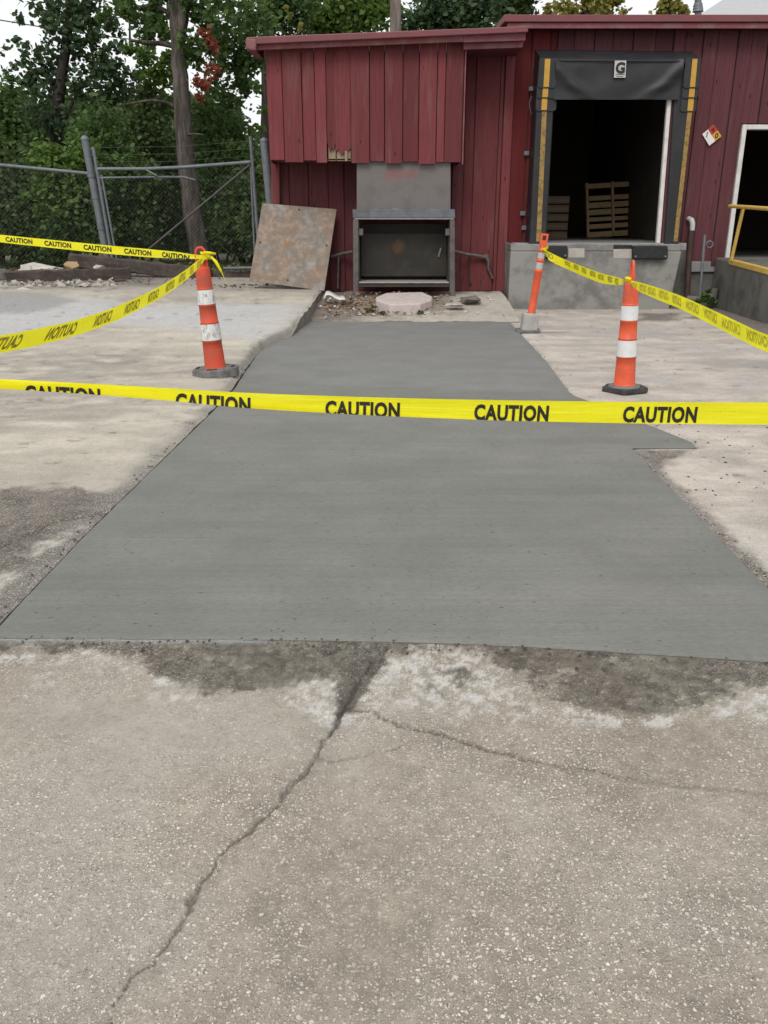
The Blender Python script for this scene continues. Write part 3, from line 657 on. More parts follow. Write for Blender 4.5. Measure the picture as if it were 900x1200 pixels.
def flap(l0, l1, y0, y1, lean, off, sx0, sx1, mat):    # layered wear flap with rounded lower corners
    pts = []; r = 3.2
    for cx, cy, a0 in ((l0+r, y1-r, 180), (l1-r, y1-r, 270)):
        for k in range(5):
            a = R(a0-0+k*22.5); pts.append((cx+r*math.cos(a), cy-r*math.sin(a)*1))
    pts = [(px, py) for px, py in pts]
    out = [(l0+lean*(y1-y0), y0)]+pts+[(l1+lean*(y1-y0), y0)]
    fix = []
    for px, py in out:
        dx = lean*(y1-py) if (px, py) not in (out[0], out[-1]) else 0
        fix.append((px+dx, py))
    n = len(fix); a = [D(px, py, YS-off) for px, py in fix]; b = [D(px, py, YS-off+.014) for px, py in fix]
    m = MB(); m.add(a+b, [tuple(range(n)), tuple(reversed(range(n, 2*n)))]+[(i, n+i, n+(i+1) % n, (i+1) % n) for i in range(n)])
    f = m.build("wear_flap", mat, seal)
    mm = MB(); yb = y1-1.2
    q = [(sx0, yb), (sx1, yb), (sx1+lean*(yb-y0), y0+1), (sx0+lean*(yb-y0), y0+1)]
    mm.hexa([D(px, py, YS-off-.005) for px, py in q], [D(px, py, YS-off+.006) for px, py in q]); mm.build("guide_stripe", M["stripe_new"], f)
for l0, l1, y0, y1, off, s0, s1 in ((627.5, 651.5, 100, 130, .02, 634.3, 640.8), (629, 651, 85, 115, .04, 635.5, 642), (630.5, 651, 68, 103, .06, 636.8, 643.2)):
    flap(l0, l1, y0, y1, .055, off, s0, s1, M["seal_edge"])
for l0, l1, y0, y1, off, s0, s1 in ((797, 815.5, 100, 131, .02, 805.5, 812), (799, 817.5, 85, 115, .04, 807, 813.5), (800.5, 819, 68, 103, .06, 808.5, 814.5)):
    flap(l0, l1, y0, y1, .09, off, s0, s1, M["seal_edge"])
# header curtain: wrinkled vinyl hanging between the pads, with a sloping top
nc, nr = 60, 40; vs = []
x0c, x1c = D(650, 90, YS-.03).x, D(798, 90, YS-.03).x; zt, zb = ZA(69, YS-.05), ZA(116, YS-.03)
Lc = D(634, 70, YS).x; Rc = D(818.5, 70, YS).x
for j in range(nr):
    t = j/(nr-1)
    for k in range(nc):
        s = k/(nc-1); x = x0c+(x1c-x0c)*s+.008*math.sin(t*9+s*3)*(1 if 0 < k < nc-1 else 0); z = zt+(zb-zt)*t
        e = min(s, 1-s); dg = abs(s-.5)*2
        wr = .035*math.exp(-((t-.25-(1-dg)*1.2)/.16)**2)*dg+.022*math.exp(-((t-.1-(1-dg)*2.0)/.2)**2)*dg+.012*math.sin(8*s+5*t)*t*(1-t)*3
        wr += .02*math.exp(-((t-.55-.5*(1-dg))/.12)**2)*math.exp(-((e-.15)/.1)**2)
        vs.append((x, YS-.05-wr, z))
m = MB(); m.add(vs, [(j*nc+k, (j+1)*nc+k, (j+1)*nc+k+1, j*nc+k+1) for j in range(nr-1) for k in range(nc-1)], True)
n0 = len(vs); m.add([(v[0], v[1]+.03, v[2]) for v in vs], [(j*nc+k, j*nc+k+1, (j+1)*nc+k+1, (j+1)*nc+k) for j in range(nr-1) for k in range(nc-1)], True)
m.box(x0c, x1c, YS-.055, YS-.03, zb-.012, zb+.004)
m.build("header_curtain", M["seal"], seal)
m = MB(); za = ZA(58, YW-.02)
ft = D(450, 70, YS-.06).z
m.add([(Lc-.03, YW-.03, za), (Rc+.03, YW-.03, za-.03), (Rc+.02, YS-.06, ft), (Lc, YS-.06, ft), (Lc-.03, YW-.03, za-.35), (Rc+.03, YW-.03, za-.38), (Rc+.02, YS+.0, ft-.26), (Lc, YS+.0, ft-.26)],
      [(0,3,2,1), (0,4,7,3), (1,2,6,5), (0,1,5,4)])
m.add([(Lc, YS-.06, ft), (Rc+.02, YS-.06, ft), (Rc+.02, YS-.055, ft-.045), (Lc, YS-.055, ft-.045)], [(0,3,2,1)])
h = m.build("hood", M["seal"], seal); sm = h.modifiers.new("thick", 'SOLIDIFY'); sm.thickness = .012
slab_px("hood_seam", M["seal_edge"], seal, [(652, 71.5), (797, 72.5), (797, 70.6), (652, 69.6)], YS-.075, .02)
for px, py in ((622.6, 104), (617, 179.5), (612.7, 250), (614.5, 267)):
    slab_px("strap_bracket", M["galv"], seal, [(px-3, py+2.6), (px+3, py+2.6), (px+3.2, py-2.6), (px-2.8, py-2.6)], YW-.07, .04, .004)
m = MB(); m.tube([D(623, 113, YW-.1), D(620, 120, YW-.12), D(621, 128, YW-.14), D(623, 134, YW-.12)], .006, 6); m.build("strap_cord", M["galv"], seal)

# --- text helper
def glyphs(text, bold=.012, font_size=1.0, spacing=1.0):
    cu = bpy.data.curves.new("t", 'FONT'); cu.body = text; cu.size = font_size; cu.offset = bold; cu.align_x = 'CENTER'; cu.space_character = spacing; cu.resolution_u = 3
    o = bpy.data.objects.new("t", cu); COL.objects.link(o); dg = bpy.context.evaluated_depsgraph_get(); dg.update()
    me = o.evaluated_get(dg).to_mesh(); vs = np.array([v.co[:2] for v in me.vertices]); fs = [tuple(p.vertices) for p in me.polygons]
    o.evaluated_get(dg).to_mesh_clear(); bpy.data.objects.remove(o); bpy.data.curves.remove(cu)
    c = (vs.min(0)+vs.max(0))/2; sz = vs.max(0)-vs.min(0); return (vs-c)/sz[1], fs, sz[0]/sz[1]   # height 1, centred
def flat_text(name, text, c, ux, uz, h, mat, parent, off, bold=.02, wscale=1.0):
    vs, fs, _ = glyphs(text, bold); n = ux.cross(uz).normalized()
    m = MB(); m.add([c+ux*(v[0]*h*wscale)+uz*(v[1]*h)+n*off for v in vs], fs); return m.build(name, mat, parent)
ux, uz = Vector((1,0,0)), Vector((0,0,1))
pc = D(726.5, 81, YS-.10)
pp = MB(); pp.hexa([D(719.5, 91, YS-.095), D(733, 91, YS-.095), D(734, 71, YS-.095), D(720.5, 71, YS-.095)], [D(719.5, 91, YS-.06), D(733, 91, YS-.06), D(734, 71, YS-.06), D(720.5, 71, YS-.06)])
pk = pp.build("placard", M["placard"], seal)
flat_text("letter", "G", D(727, 79.5, YS-.098), ux, uz, .165, M["print"], pk, .003, .045)
mm = MB(); mm.box(*sorted((D(721.5, 87, YS-.1).x, D(732, 87, YS-.1).x)), YS-.0985, YS-.094, ZA(87.5, YS-.1), ZA(86.9, YS-.1)); mm.build("rule_line", M["print"], pk)
mm = MB(); mm.box(*sorted((D(722.5, 89, YS-.1).x, D(730.5, 89, YS-.1).x)), YS-.0985, YS-.094, ZA(89.6, YS-.1), ZA(89.1, YS-.1)); mm.build("rule_line", M["print"], pk)

# --- hazard diamond on the wall
yh = YW-.045
C4 = [D(836.6, 146, yh), D(845.4, 159.6, yh), D(831.2, 170.8, yh), D(823, 157.2, yh)]
cc = sum(C4, Vector())/4
hz = thing("hazard_sign", "small diamond chemical hazard sign in faded red, yellow and white on red boards", "sign", cc)
m = MB(); m.hexa([C4[3], C4[2], C4[1], C4[0]], [v+Vector((0, .006, 0)) for v in (C4[3], C4[2], C4[1], C4[0])]); m.build("sign_plate", M["sign_white"], hz)
mid = lambda a, b: (a+b)/2
t, r, b_, l = C4; e = Vector((0, -.003, 0))
for nm, q, mat in (("red_quarter", (t, mid(t, r), cc, mid(t, l)), "sign_red"), ("yellow_quarter", (r, mid(r, b_), cc, mid(r, t)), "sign_yel")):
    mm = MB(); mm.add([v+e for v in q], [(3,2,1,0)]); mm.build(nm, M[mat], hz)
a_ = (t-l).normalized(); tilt = R(-8)
ux2 = Vector((math.cos(tilt), 0, math.sin(tilt))); uz2 = Vector((-math.sin(tilt), 0, math.cos(tilt)))
flat_text("numeral", "4", mid(t, cc)+e*1.6, ux2, uz2, .085, grimy("dark red print", (.13,.01,.012)), hz, .001, .03)
flat_text("numeral", "0", mid(r, cc)+e*1.6, ux2, uz2, .085, M["print"], hz, .001, .03)
flat_text("numeral", "1", mid(l, cc)+e*1.6, ux2, uz2, .085, grimy("grey blue print", (.12,.16,.2)), hz, .001, .03)

# --- the shed with an overhanging upper box
shed = thing("board_shed", "weathered red board shed with an overhanging upper box beside the loading dock", "shed", (-.4, YW, .26))
tops = lambda px: np.interp(px, [301, 543, 619], [57.6, 48, 54])
bounds = [313, 331.5, 354, 369, 382.5, 392.5, 410.5, 433, 450.5, 472, 491, 512, 522, 543]
proud = [0, 1, 0, 1, 0, 0, 1, 0, 1, 0, 1, 0, 0, 1]
for i in range(13):
    a, b = bounds[i], bounds[i+1]; yb = np.interp(a, [313, 543], [189, 192])+(-1.5 if not proud[i] else 1.0)
    y = YO-(.022 if proud[i] else 0)
    zt0, zt1 = ZA(tops(a)-3, YO), ZA(tops(b)-3, YO)
    z0 = ZA(yb, YO)
    xb0, xb1 = XA(a, YO, 3.3), XA(b, YO, 3.3)
    if i in (4, 5):                                  # two boards rotted away at their feet
        zz = ZA(175 if i == 4 else 180, YO); n = 7
        top = [(xb0, zt0), (xb1, zt1)]; jag = [(xb1+(xb0-xb1)*k/(n-1), zz+random.uniform(-.05, .10)) for k in range(n)]
        poly = [(x_, z_) for x_, z_ in ([top[0]]+jag[::-1]+[top[1]])]
        m = MB(); Mx = Matrix(((1,0,0,0),(0,0,1,0),(0,1,0,0),(0,0,0,1))); m.prism([(p[0], p[1]) for p in poly], y, y+.025, Mx); m.build("plank", M["red"], shed)
        box_obj("exposed_batten", M["pallet"], shed, xb0+.01, xb1-.005, y+.03, y+.06, z0, zz+.15, .003)
    else:
        plank(shed, xb0+.002, xb1-.002, z0, zt0, y, M["red"], .025, zt1)
box_obj("splinter", M["pallet"], shed, XA(404, YO, 2.6), XA(407, YO, 2.6), YO-.018, YO-.004, ZA(189, YO), ZA(177, YO), .003)
box_obj("corner_strip", M["red_trim"], shed, XA(543.4, YO, 3.3), XA(545, YO, 3.3), YO-.03, YO+.03, ZA(193, YO), ZA(52, YO), .003)
xl0, xr0 = XA(313, YO, 3.3), XA(543, YO, 3.3); zb_ = ZA(190, YO)
box_obj("side_boards", M["red"], shed, xl0, xl0+.03, YO+.03, YW, zb_, ZA(57, YO), 0)
box_obj("side_boards", M["red"], shed, xr0-.03, xr0, YO+.03, YW, zb_, ZA(52, YO), 0)
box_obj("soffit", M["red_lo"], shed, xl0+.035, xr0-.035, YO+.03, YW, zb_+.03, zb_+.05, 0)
# recessed lower wall, and the full-height bay at the right
xs0, xs1 = XA(322, YW, 1.2), XA(594, YW, 1.2)
x = xs0; i = 0
pts_l = [XA(p, YW, 1.2) for p in (322, 341, 363, 386, 404, 419, 440, 470, 500, 528, 541, 552, 579, 583.5)]
for i in range(len(pts_l)-1):
    a, b = pts_l[i], pts_l[i+1]; right = a > XA(527, YW, 1.2)
    y = YW-(.02 if i % 2 else 0); z1 = ZA(57, YW) if a > XA(540, YW, 1.2) else zb_+.1
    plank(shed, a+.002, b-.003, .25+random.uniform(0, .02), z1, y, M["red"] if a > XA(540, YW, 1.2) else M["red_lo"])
plank(shed, XA(583.8, YW, 1.2), XA(594, YW, 1.2), .25, ZA(57, YW), YW-.045, M["red"], .05)
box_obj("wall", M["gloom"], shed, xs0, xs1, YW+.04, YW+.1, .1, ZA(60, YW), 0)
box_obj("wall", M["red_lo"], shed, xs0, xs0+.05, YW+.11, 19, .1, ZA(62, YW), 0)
box_obj("sill_beam", M["tie"], shed, XA(535, YW, .3), XA(595, YW, .3), YW-.08, YW-.046, .12, .245, .01)
slab_px("corner_post", M["red"], shed, [(318.5, 330), (328, 330), (327.5, 190), (317.5, 190)], YW-.12, .09)
# roof
A = [D(289, 52, YO-.28), D(619, 37.5, YO-.28), D(619, 30.5, YO-.28), D(289, 43.5, YO-.28)]
B = [Vector((v.x, 20, v.z+.55)) for v in A]
m = MB(); m.hexa(A, B); m.build("roof", M["red_metal"], shed, .01)
A = [D(301, 58.5, YO-.20), D(543, 48.8, YO-.20), D(543, 39.8, YO-.20), D(301, 51, YO-.20)]
m = MB(); m.hexa(A, [v+Vector((0, .04, 0)) for v in A]); m.build("fascia", M["red_trim"], shed, .006)
A = [D(543.2, 49.6, YO-.20), D(616, 47.5, YO-.20), D(616, 37, YO-.20), D(543.2, 39.8, YO-.20)]
m = MB(); m.hexa(A, [v+Vector((0, .04, 0)) for v in A]); m.build("fascia", M["red_trim"], shed, .006)
A = [D(543.2, 58, YO-.1), D(612, 55.5, YO-.1), D(614, 48.5, YO-.1), D(543.2, 50, YO-.1)]
m = MB(); m.hexa(A, [v+Vector((0, .04, 0)) for v in A]); m.build("fascia", M["red_trim"], shed, .006)
A = [D(288, 57.5, YO-.30), D(300, 59.5, YO-.30), D(300, 46, YO-.30), D(288, 44, YO-.30)]
m = MB(); m.hexa(A, [v+Vector((0, .9, .02)) for v in A]); m.build("rake_board", M["red_trim"], shed, .02)
A = [D(545, 57, YO-.05), D(613, 55, YO-.05), D(613, 53, YO-.05), D(545, 55, YO-.05)]
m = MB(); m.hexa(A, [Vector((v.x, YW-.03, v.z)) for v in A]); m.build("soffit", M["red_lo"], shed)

def stained(name, c, c2, sc, stain, at, size, amt, metal=.4):
    q = NT(name, .6, metal, .3); w = q.world(); a = q.noise(w, sc, 6, .65); f = q.noise(w, 60, 3, .6)
    col = q.mix(q.math('MULTIPLY', q.rng(a, .42, .66), .6), c, c2); col = q.mix(q.math('MULTIPLY', f, .3), col, tuple(x*.6 for x in c))
    g = q.n("NewGeometry"); mp = q.n("Mapping"); mp.vector_type = 'TEXTURE'; q.l(g.outputs["Position"], mp.inputs[0]); mp.inputs["Location"].default_value = at; mp.inputs["Scale"].default_value = size
    ln = q.n("VectorMath", operation='LENGTH'); q.l(mp.outputs[0], ln.inputs[0])
    d = q.math('ADD', ln.outputs["Value"], q.math('MULTIPLY', q.math('SUBTRACT', q.noise(w, 7, 5, .65), .5), 1.7))
    col = q.mix(q.rng(d, .25, 1.05, amt, 0), col, stain); return q.out(col, None, q.bump(f, .2, .004))
# --- steel ash hopper / chute cabinet under the overhang
YC = 14.5
cab = thing("steel_cabinet", "open-fronted grimy steel cabinet on legs under the shed overhang", "cabinet", (.2, YC, .26))
sp = slab_px
sp("hood_panel", stained("grey steel with red overspray", (.17,.155,.15), (.12,.105,.10), 3.0, (.26,.075,.08), D(468, 205, YC+.12), (.42, 1, .11), .5), cab, [(418, 250), (528, 250), (528, 186), (418, 186)], YC+.12, .03)
mk = MB(); a = MB()
sp("top_beam", M["blue_steel"], cab, [(413.5, 255.5), (533.5, 255.5), (533, 245.2), (413, 245.2)], YC, .12)
sp("top_lip", M["sill_steel"], cab, [(415, 257.2), (532, 257.2), (532, 255.8), (415, 255.8)], YC+.004, .11)
for q in ([(414, 349), (420.3, 349), (420, 257.5), (413.6, 257.5)], [(526.8, 349), (533.2, 349), (533, 257.5), (527.3, 257.5)]): sp("leg", M["frame_steel"], cab, q, YC+.004, .09)
z0, z1 = ZA(331, YC), ZA(252, YC); xa, xb = XA(420.5, YC, .7), XA(526.6, YC, .7)
box_obj("side_panel", M["dark_steel"], cab, xa-.005, xa+.015, YC+.1, YC+.75, z0, z1, 0)
box_obj("side_panel", M["dark_steel"], cab, xb-.015, xb+.005, YC+.1, YC+.75, z0, z1, 0)
box_obj("top_panel", M["dark_steel"], cab, xa, xb, YC+.125, YC+.75, z1-.02, z1-.002, 0)
bp = sp("back_panel", M["dark_steel"], cab, [(418, 330), (529, 330), (529, 262), (418, 262)], YC+.74, .02)
sp("inner_door", stained("dark steel with rust bloom", (.034,.032,.029), (.06,.05,.036), 4, (.15,.08,.03), D(466, 289, YC+.42), (.17, 1, .17), .5), cab, [(423, 324), (523.5, 324), (523.5, 273.5), (423, 273.5)], YC+.42, .02)
m = MB(); m.hexa([(xa, YC-.01, ZA(332, YC-.01)), (xb, YC-.01, ZA(332, YC-.01)), (xb, YC-.01, ZA(330.5, YC-.01)), (xa, YC-.01, ZA(330.5, YC-.01))], [(xa, YC+.7, z0-.01), (xb, YC+.7, z0-.01), (xb, YC+.7, z0+.012), (xa, YC+.7, z0+.012)])
m.build("shelf", M["sill_steel"], cab, .003)
sp("shelf_beam", M["dark_steel"], cab, [(420.6, 336.5), (526.6, 336.5), (526.6, 332.6), (420.6, 332.6)], YC+.012, .07)
for px in (420.5, 522): sp("hinge_bracket", M["frame_steel"], cab, [(px, 276), (px+5, 276), (px+5, 268), (px, 268)], YC+.03, .05)
for px, py in ((441, 246), (463, 245.6), (485, 246), (507, 246)): sp("clip", M["sill_steel"], cab, [(px-3, py+.6), (px+3, py+.6), (px+3, py-1), (px-3, py-1)], YC+.02, .05, .002)
m = MB(); m.tube([D(514, 301, YC+.41), D(516, 294, YC+.40), D(517, 291, YC+.41)], .02, 8); m.build("latch", M["galv"], cab)

# --- steel plate leaning on the shed
plate = thing("steel_plate", "rust-mottled square steel plate leaning on the shed's left end", "steel plate", (-1.5, 14.7, .38))
A = [D(292, 329, 14.62), D(380, 341, 14.55), D(394.5, 245, 15.1), D(307.5, 238, 15.1)]
n = (A[1]-A[0]).cross(A[3]-A[0]).normalized()
if n.y < 0: n = -n
m = MB(); m.hexa(A, [v+n*.016 for v in A]); m.build("plate", M["steel"], plate, .004)
for s, t in ((.5, .955), (.06, .5), (.94, .55), (.5, .07)):
    c = (A[0]*(1-s)+A[1]*s)*(1-t)+(A[3]*(1-s)+A[2]*s)*t
    q = n.to_track_quat('Z', 'Y').to_matrix().to_4x4()
    mm = MB(); mm.lathe([(.017, -.0015), (.017, .004)], 12, Matrix.Translation(c) @ q); mm.build("hole_shade_disc", M["print"], plate)  # black discs paint the dark inside of bolt holes; the plate stays whole

# --- pipes, ramp and railing at the right
pipe = thing("drain_pipe", "rusty brown drain pipe with a white elbow beside the concrete dock", "pipe", D(806, 350, YW-.2))
m = MB(); m.tube([D(805, 352, YW-.25), D(807.5, 300, YW-.2), D(810, 268, YW-.15)], .05, 12); m.build("downpipe", M["drain"], pipe)
m = MB(); m.tube([D(811, 270, YW-.17), D(811.5, 262, YW-.17), D(810.5, 258, YW-.15), D(807, 256.5, YW-.05)], .045, 12); m.build("elbow", M["placard"], pipe)
rod = thing("vent_rod", "thin pale upright pipe with a ring beside the drain pipe", "pipe", D(820, 347, YW-.45))
m = MB(); m.tube([D(820, 349, YW-.45), D(826, 275, YW-.45)], .022, 10); m.build("upright", M["galv"], rod)
m = MB(); cr = D(831.5, 286.5, YW-.40); m.tube([cr+Vector((math.cos(a)*.055, 0, math.sin(a)*.055)) for a in np.linspace(0, 2*math.pi, 17)], .012, 8, False); m.build("ring", M["galv"], rod)
fit = MB(); fit.tube([D(806, 350, YW-.3), D(818, 351, YW-.42), D(835, 347, YW-.42)], .055, 12); fit.tube([D(834, 356, YW-.42), D(838, 338, YW-.42)], .06, 12)
tag(set_origin(fit.build("floor_pipe", M["conc_old"]), D(820, 354, YW-.4)), "grey horizontal pipe fitting on the ground in the corner behind the tape", "pipe")

ramp = thing("concrete_ramp", "stained concrete ramp block with yellow edge leading to the right doorway", "ramp", (6, 13, 0))
r0, r1 = D(838, 302, YW-.02), D(858, 304, YW-.9)
xr_ = lambda px, py, Y: D(px, py, Y).x
z_ = lambda y: np.interp(y, [6, 13.0, YW-.1], [.2, .765, .84])
ptsL = [(YW-.08, XA(836, YW-.1, .5)), (14.6, XA(852, 14.6, .5)), (13.0, XA(893, 13.0, .5)), (11.5, XA(893, 13.0, .5)+.05), (6.5, XA(893, 13.0, .5)+.1)]
m = MB(); n = len(ptsL); W_ = 3.0
vs = [(x, y, -.15) for y, x in ptsL]+[(x, y, z_(y)) for y, x in ptsL]+[(x+W_, y, -.15) for y, x in ptsL]+[(x+W_, y, z_(y)) for y, x in ptsL]
fs = [(i, i+1, n+i+1, n+i) for i in range(n-1)]+[(n+i, n+i+1, 3*n+i+1, 3*n+i) for i in range(n-1)]+[(2*n+i+1, 2*n+i, 3*n+i, 3*n+i+1) for i in range(n-1)]+[(0, n, 3*n, 2*n), (n-1, 2*n+n-1, 3*n+n-1, n+n-1)]
m.add(vs, fs); m.build("ramp_block", M["conc_old"], ramp, .03)
m = MB()
e = [(y, x) for y, x in ptsL if y < 15]; 
for (ya, xa_), (yb2, xb2) in zip(e[:-1], e[1:]):
    m.hexa([(xa_-.015, ya, z_(ya)-.06), (xb2-.015, yb2, z_(yb2)-.06), (xb2-.015, yb2, z_(yb2)+.015), (xa_-.015, ya, z_(ya)+.015)], [(xa_+.10, ya, z_(ya)-.06), (xb2+.10, yb2, z_(yb2)-.06), (xb2+.10, yb2, z_(yb2)+.015), (xa_+.10, ya, z_(ya)+.015)])
m.build("edge_angle", M["yellow"], ramp, .005)
rail = thing("yellow_railing", "yellow pipe railing along the edge of the concrete ramp", "railing", (6, 14, .8))
RP = [D(855.5, 241.5, 14.7), D(900, 244.5, 13.0), D(960, 251, 11.4)]
m = MB(); m.tube(RP, .03, 12); m.build("top_rail", M["yellow"], rail)
m = MB(); m.tube([D(857, 305, 14.45), D(871, 243.5, 14.2)], .028, 12); m.build("post", M["yellow"], rail)
xq = ptsL[3][1]+.12; m = MB(); m.tube([(xq, 11.5, z_(11.5)), RP[2]+Vector((0, .1, 0))], .028, 12); m.build("post", M["yellow"], rail)

# --- pallets inside the dock
PW = grimy("pale pallet wood", (.52,.37,.22), (.38,.27,.16), 8, .5, .9)
def pallet(name, label, w, h, loc, lean, roll, yaw=0):
    p = bpy.data.objects.new(name, None); link(p); tag(p, label, "pallet", "pallets inside the dock"); p.location = (0, 0, 0)
    for k, (zf, hf) in enumerate(((.06, .10), (.21, .085), (.34, .075), (.47, .10), (.60, .10), (.73, .085), (.955, .09))):
        zc = h*zf; hh = h*hf; b = MB(); b.box(-w/2, w/2, .095, .115, zc-hh/2, zc+hh/2); b.build("slat", PW, p, .004, 1)
    for s in (-1, 0, 1):
        b = MB(); b.box(s*(w/2-.025)-.024, s*(w/2-.025)+.024, .002, .093, 0, h); b.build("stringer", PW, p, .004, 1)
    p.location = loc; p.rotation_euler = (R(lean), R(roll), R(yaw)); return p
c = D(720, 273, 18.5); pallet("wooden_pallet", "wooden pallet standing on edge inside the dock opening", 1.13, 1.12, (c.x, 18.5, FLOOR+.05), -14, -3.2)
for k in range(5):
    p = thing("stacked_pallet", ("wooden pallet at bottom of dim stack at left inside the dock" if k == 0 else "wooden pallet on top of dim stack at left inside the dock" if k == 4 else "wooden pallet second from the bottom of the dim stack inside the dock" if k == 1 else "wooden pallet exactly midway up the dim stack inside the dock" if k == 2 else "wooden pallet second from the top of the dim stack inside the dock"), "pallet", (XA(666, 18.0, 1.5)-.6, 18.5, FLOOR+k*.17), "stacked pallets inside the dock")
    X0, zz = p.location.x, FLOOR+k*.17
    for q in range(3):
        b = MB(); b.box(X0-.6, X0+.6, 18.0+q*.5, 18.1+q*.5, zz+.02, zz+.11); b.build("stringer", M["pallet"], p, .004, 1)
    for q in range(5):
        b = MB(); b.box(X0-.6, X0+.6, 17.98+q*.25, 18.12+q*.25, zz+.112, zz+.14); b.build("slat", M["pallet"], p, .004, 1)
    b = MB(); b.box(X0-.6, X0+.6, 17.98, 18.1, zz, zz+.018); b.build("slat", M["pallet"], p, .004, 1)
# --- small fixtures
hose = thing("wall_chain", "corroded pipe and chain looping from the shed wall to the cabinet's right side", "chain", D(575, 300, YW-.1))
m = MB(); m.tube([D(533, 294, YC+.6), D(545, 297.5, YW-.2), D(556, 299, YW-.12), D(566, 301, YW-.1), D(571, 301, YW-.06)], [.022,.026,.03,.034,.045], 10); m.build("pipe", M["frame_steel"], hose)
m = MB(); m.tube([D(569, 299, YW-.07), D(572.5, 306, YW-.1), D(572, 314, YW-.08), D(576, 323, YW-.06), D(577, 326, YW-.06)], [.05,.035,.026,.024,.028], 10); m.build("hook", M["frame_steel"], hose)
m = MB(); m.tube([D(550, 299, YW-.05), D(550.5, 333, YW-.05)], .014, 8); m.build("hanging_rod", M["drain"], hose)
left_arm = MB(); left_arm.tube([D(388, 301, YW-.12), D(402, 297, YW-.14), D(414, 295, YC+.55)], .03, 10); left_arm.tube([D(397, 298, YW-.13), D(396, 338, YW-.13)], .02, 8)
tag(set_origin(left_arm.build("bracket_pipe", M["frame_steel"]), D(396, 338, YW-.13)), "dark pipe bracket between the leaning plate and the cabinet's left leg", "pipe")
oc = D(474, 354, 13.9); oc.z = bed_z(0, 13.75)-.02
m = MB(); pts = [(440, 348), (452, 343), (495, 342), (506.5, 347), (506, 351), (493, 355.5), (457, 356.5), (441, 351.5)]
za = .24; zt_ = [.34, .34, .34, .33, .27, .24, .24, .27]; 
def on_tilt(px, py):
    z = .24
    for _ in range(30): p = G(px, py, z); z = .5*z+.5*(.24+.10*(p.y-13.2))
    return p
top = [on_tilt(px, py) for px, py in pts]; n = 8
bot = [Vector((p.x, p.y, p.z-.24)) for p in top]; m.add(bot+top, [tuple(range(n)), tuple(reversed(range(n, 2*n)))]+[(i, n+i, n+(i+1) % n, (i+1) % n) for i in range(n)])
o = m.build("concrete_block", M["pinkish"], None, .025, 3); set_origin(o, (oc.x, oc.y, .02))
tag(o, "thick pinkish eight-sided concrete lid lying before the cabinet", "concrete lid")
# ================================================================= FENCE
YFN = 18.8; GZ = .36
def chain_link(p00, p10, p01, p11, cell, r):
    """woven zigzag wires filling a quad (bottom-left, bottom-right, top-left, top-right); one mesh"""
    p00, p10, p01, p11 = map(Vector, (p00, p10, p01, p11)); wd = (p10-p00).length; ht = (p01-p00).length
    nx, nz = int(wd/cell), int(ht/cell)*2; vs = []; fs = []
    nrm = (p10-p00).cross(p01-p00).normalized()
    for i in range(nx+1):
        base = len(vs)
        for j in range(nz+1):
            s = (i+(.5 if j % 2 else -.5))/nx; s = min(max(s, 0), 1); t = j/nz
            p = (p00*(1-s)+p10*s)*(1-t)+(p01*(1-s)+p11*s)*t
            q = r*1.2*(1 if j % 2 else -1)
            for k in range(3):
                a = 2*math.pi*k/3; vs.append(p+nrm*(math.cos(a)*r+q)+(p10-p00).normalized()*(math.sin(a)*r))
        for j in range(nz):
            for k in range(3):
                a = base+j*3; fs.append((a+k, a+(k+1) % 3, a+3+(k+1) % 3, a+3+k))
    m = MB(); m.add(vs, fs, True); return m
def strands(parent, a, b, n, dz):
    for k in range(n):
        m = MB(); p0, p1 = Vector(a)+Vector((0,0,dz*k)), Vector(b)+Vector((0,0,dz*k)); mid_ = (p0+p1)/2-Vector((0,0,.04)); m.tube([p0, mid_, p1], .0035, 5); m.build("barbed_wire", M["brace"], parent)
fence = thing("chain_link_fence", "grey chain-link fence run at left with a leaning terminal post", "fence", (-8, YFN, GZ))
pb, pt = D(127, 310, YFN), D(99.5, 164, YFN)
m = MB(); m.tube([pb-Vector((0,0,.1)), pt], .075, 14); m.lathe([(.085,0), (.085,.03), (.05,.075), (.01,.09)], 14, Matrix.Translation(pt)); m.build("terminal_post", M["galv"], fence)
for f_ in (.30, .55, .72): 
    c = pb*(1-f_)+pt*f_; mm = MB(); mm.lathe([(.09,-.025), (.09,.025)], 14, Matrix.Translation(c)); mm.build("clamp", M["galv"], fence)
L0, L1 = D(-160, 178, YFN-.6), D(105, 203.5, YFN)
m = MB(); m.tube([L0, L1], .036, 10); m.build("top_rail", M["galv"], fence)
lb0, lb1 = Vector((L0.x, L0.y, GZ-.05)), Vector((L1.x+.28, L1.y, GZ-.05))
chain_link(lb0, lb1, L0, L1, .085, .0046).build("chain_link", M["wire"], fence)
for px in (-60,):
    c = L0.lerp(L1, .4); m = MB(); m.tube([Vector((c.x, c.y+.06, GZ-.1)), c+Vector((0, .06, .35))], .045, 10); m.build("line_post", M["galv"], fence)
gate = thing("chain_link_gate", "sagging chain-link gate with a diagonal brace, between the terminal post and the shed", "gate", (-4.5, YFN, GZ))
g0b, g0t = D(133, 312, YFN-.05), D(109, 172, YFN-.05); g1b, g1t = D(304, 300, YFN-.3), D(293.5, 160, YFN-.3)
m = MB(); m.tube([g0b, g0t], .036, 10); m.build("stile", M["galv"], gate)
m = MB(); m.tube([g0b+Vector((.10, 0, 0)), D(119, 205, YFN-.05)], .024, 8); m.build("stile", M["galv"], gate)
m = MB(); m.tube([g1b, g1t], .036, 10); m.build("stile", M["galv"], gate)
m = MB(); m.tube([g1b+Vector((-.10, 0, 0)), D(293.8, 195, YFN-.3)], .022, 8); m.build("stile", M["galv"], gate)
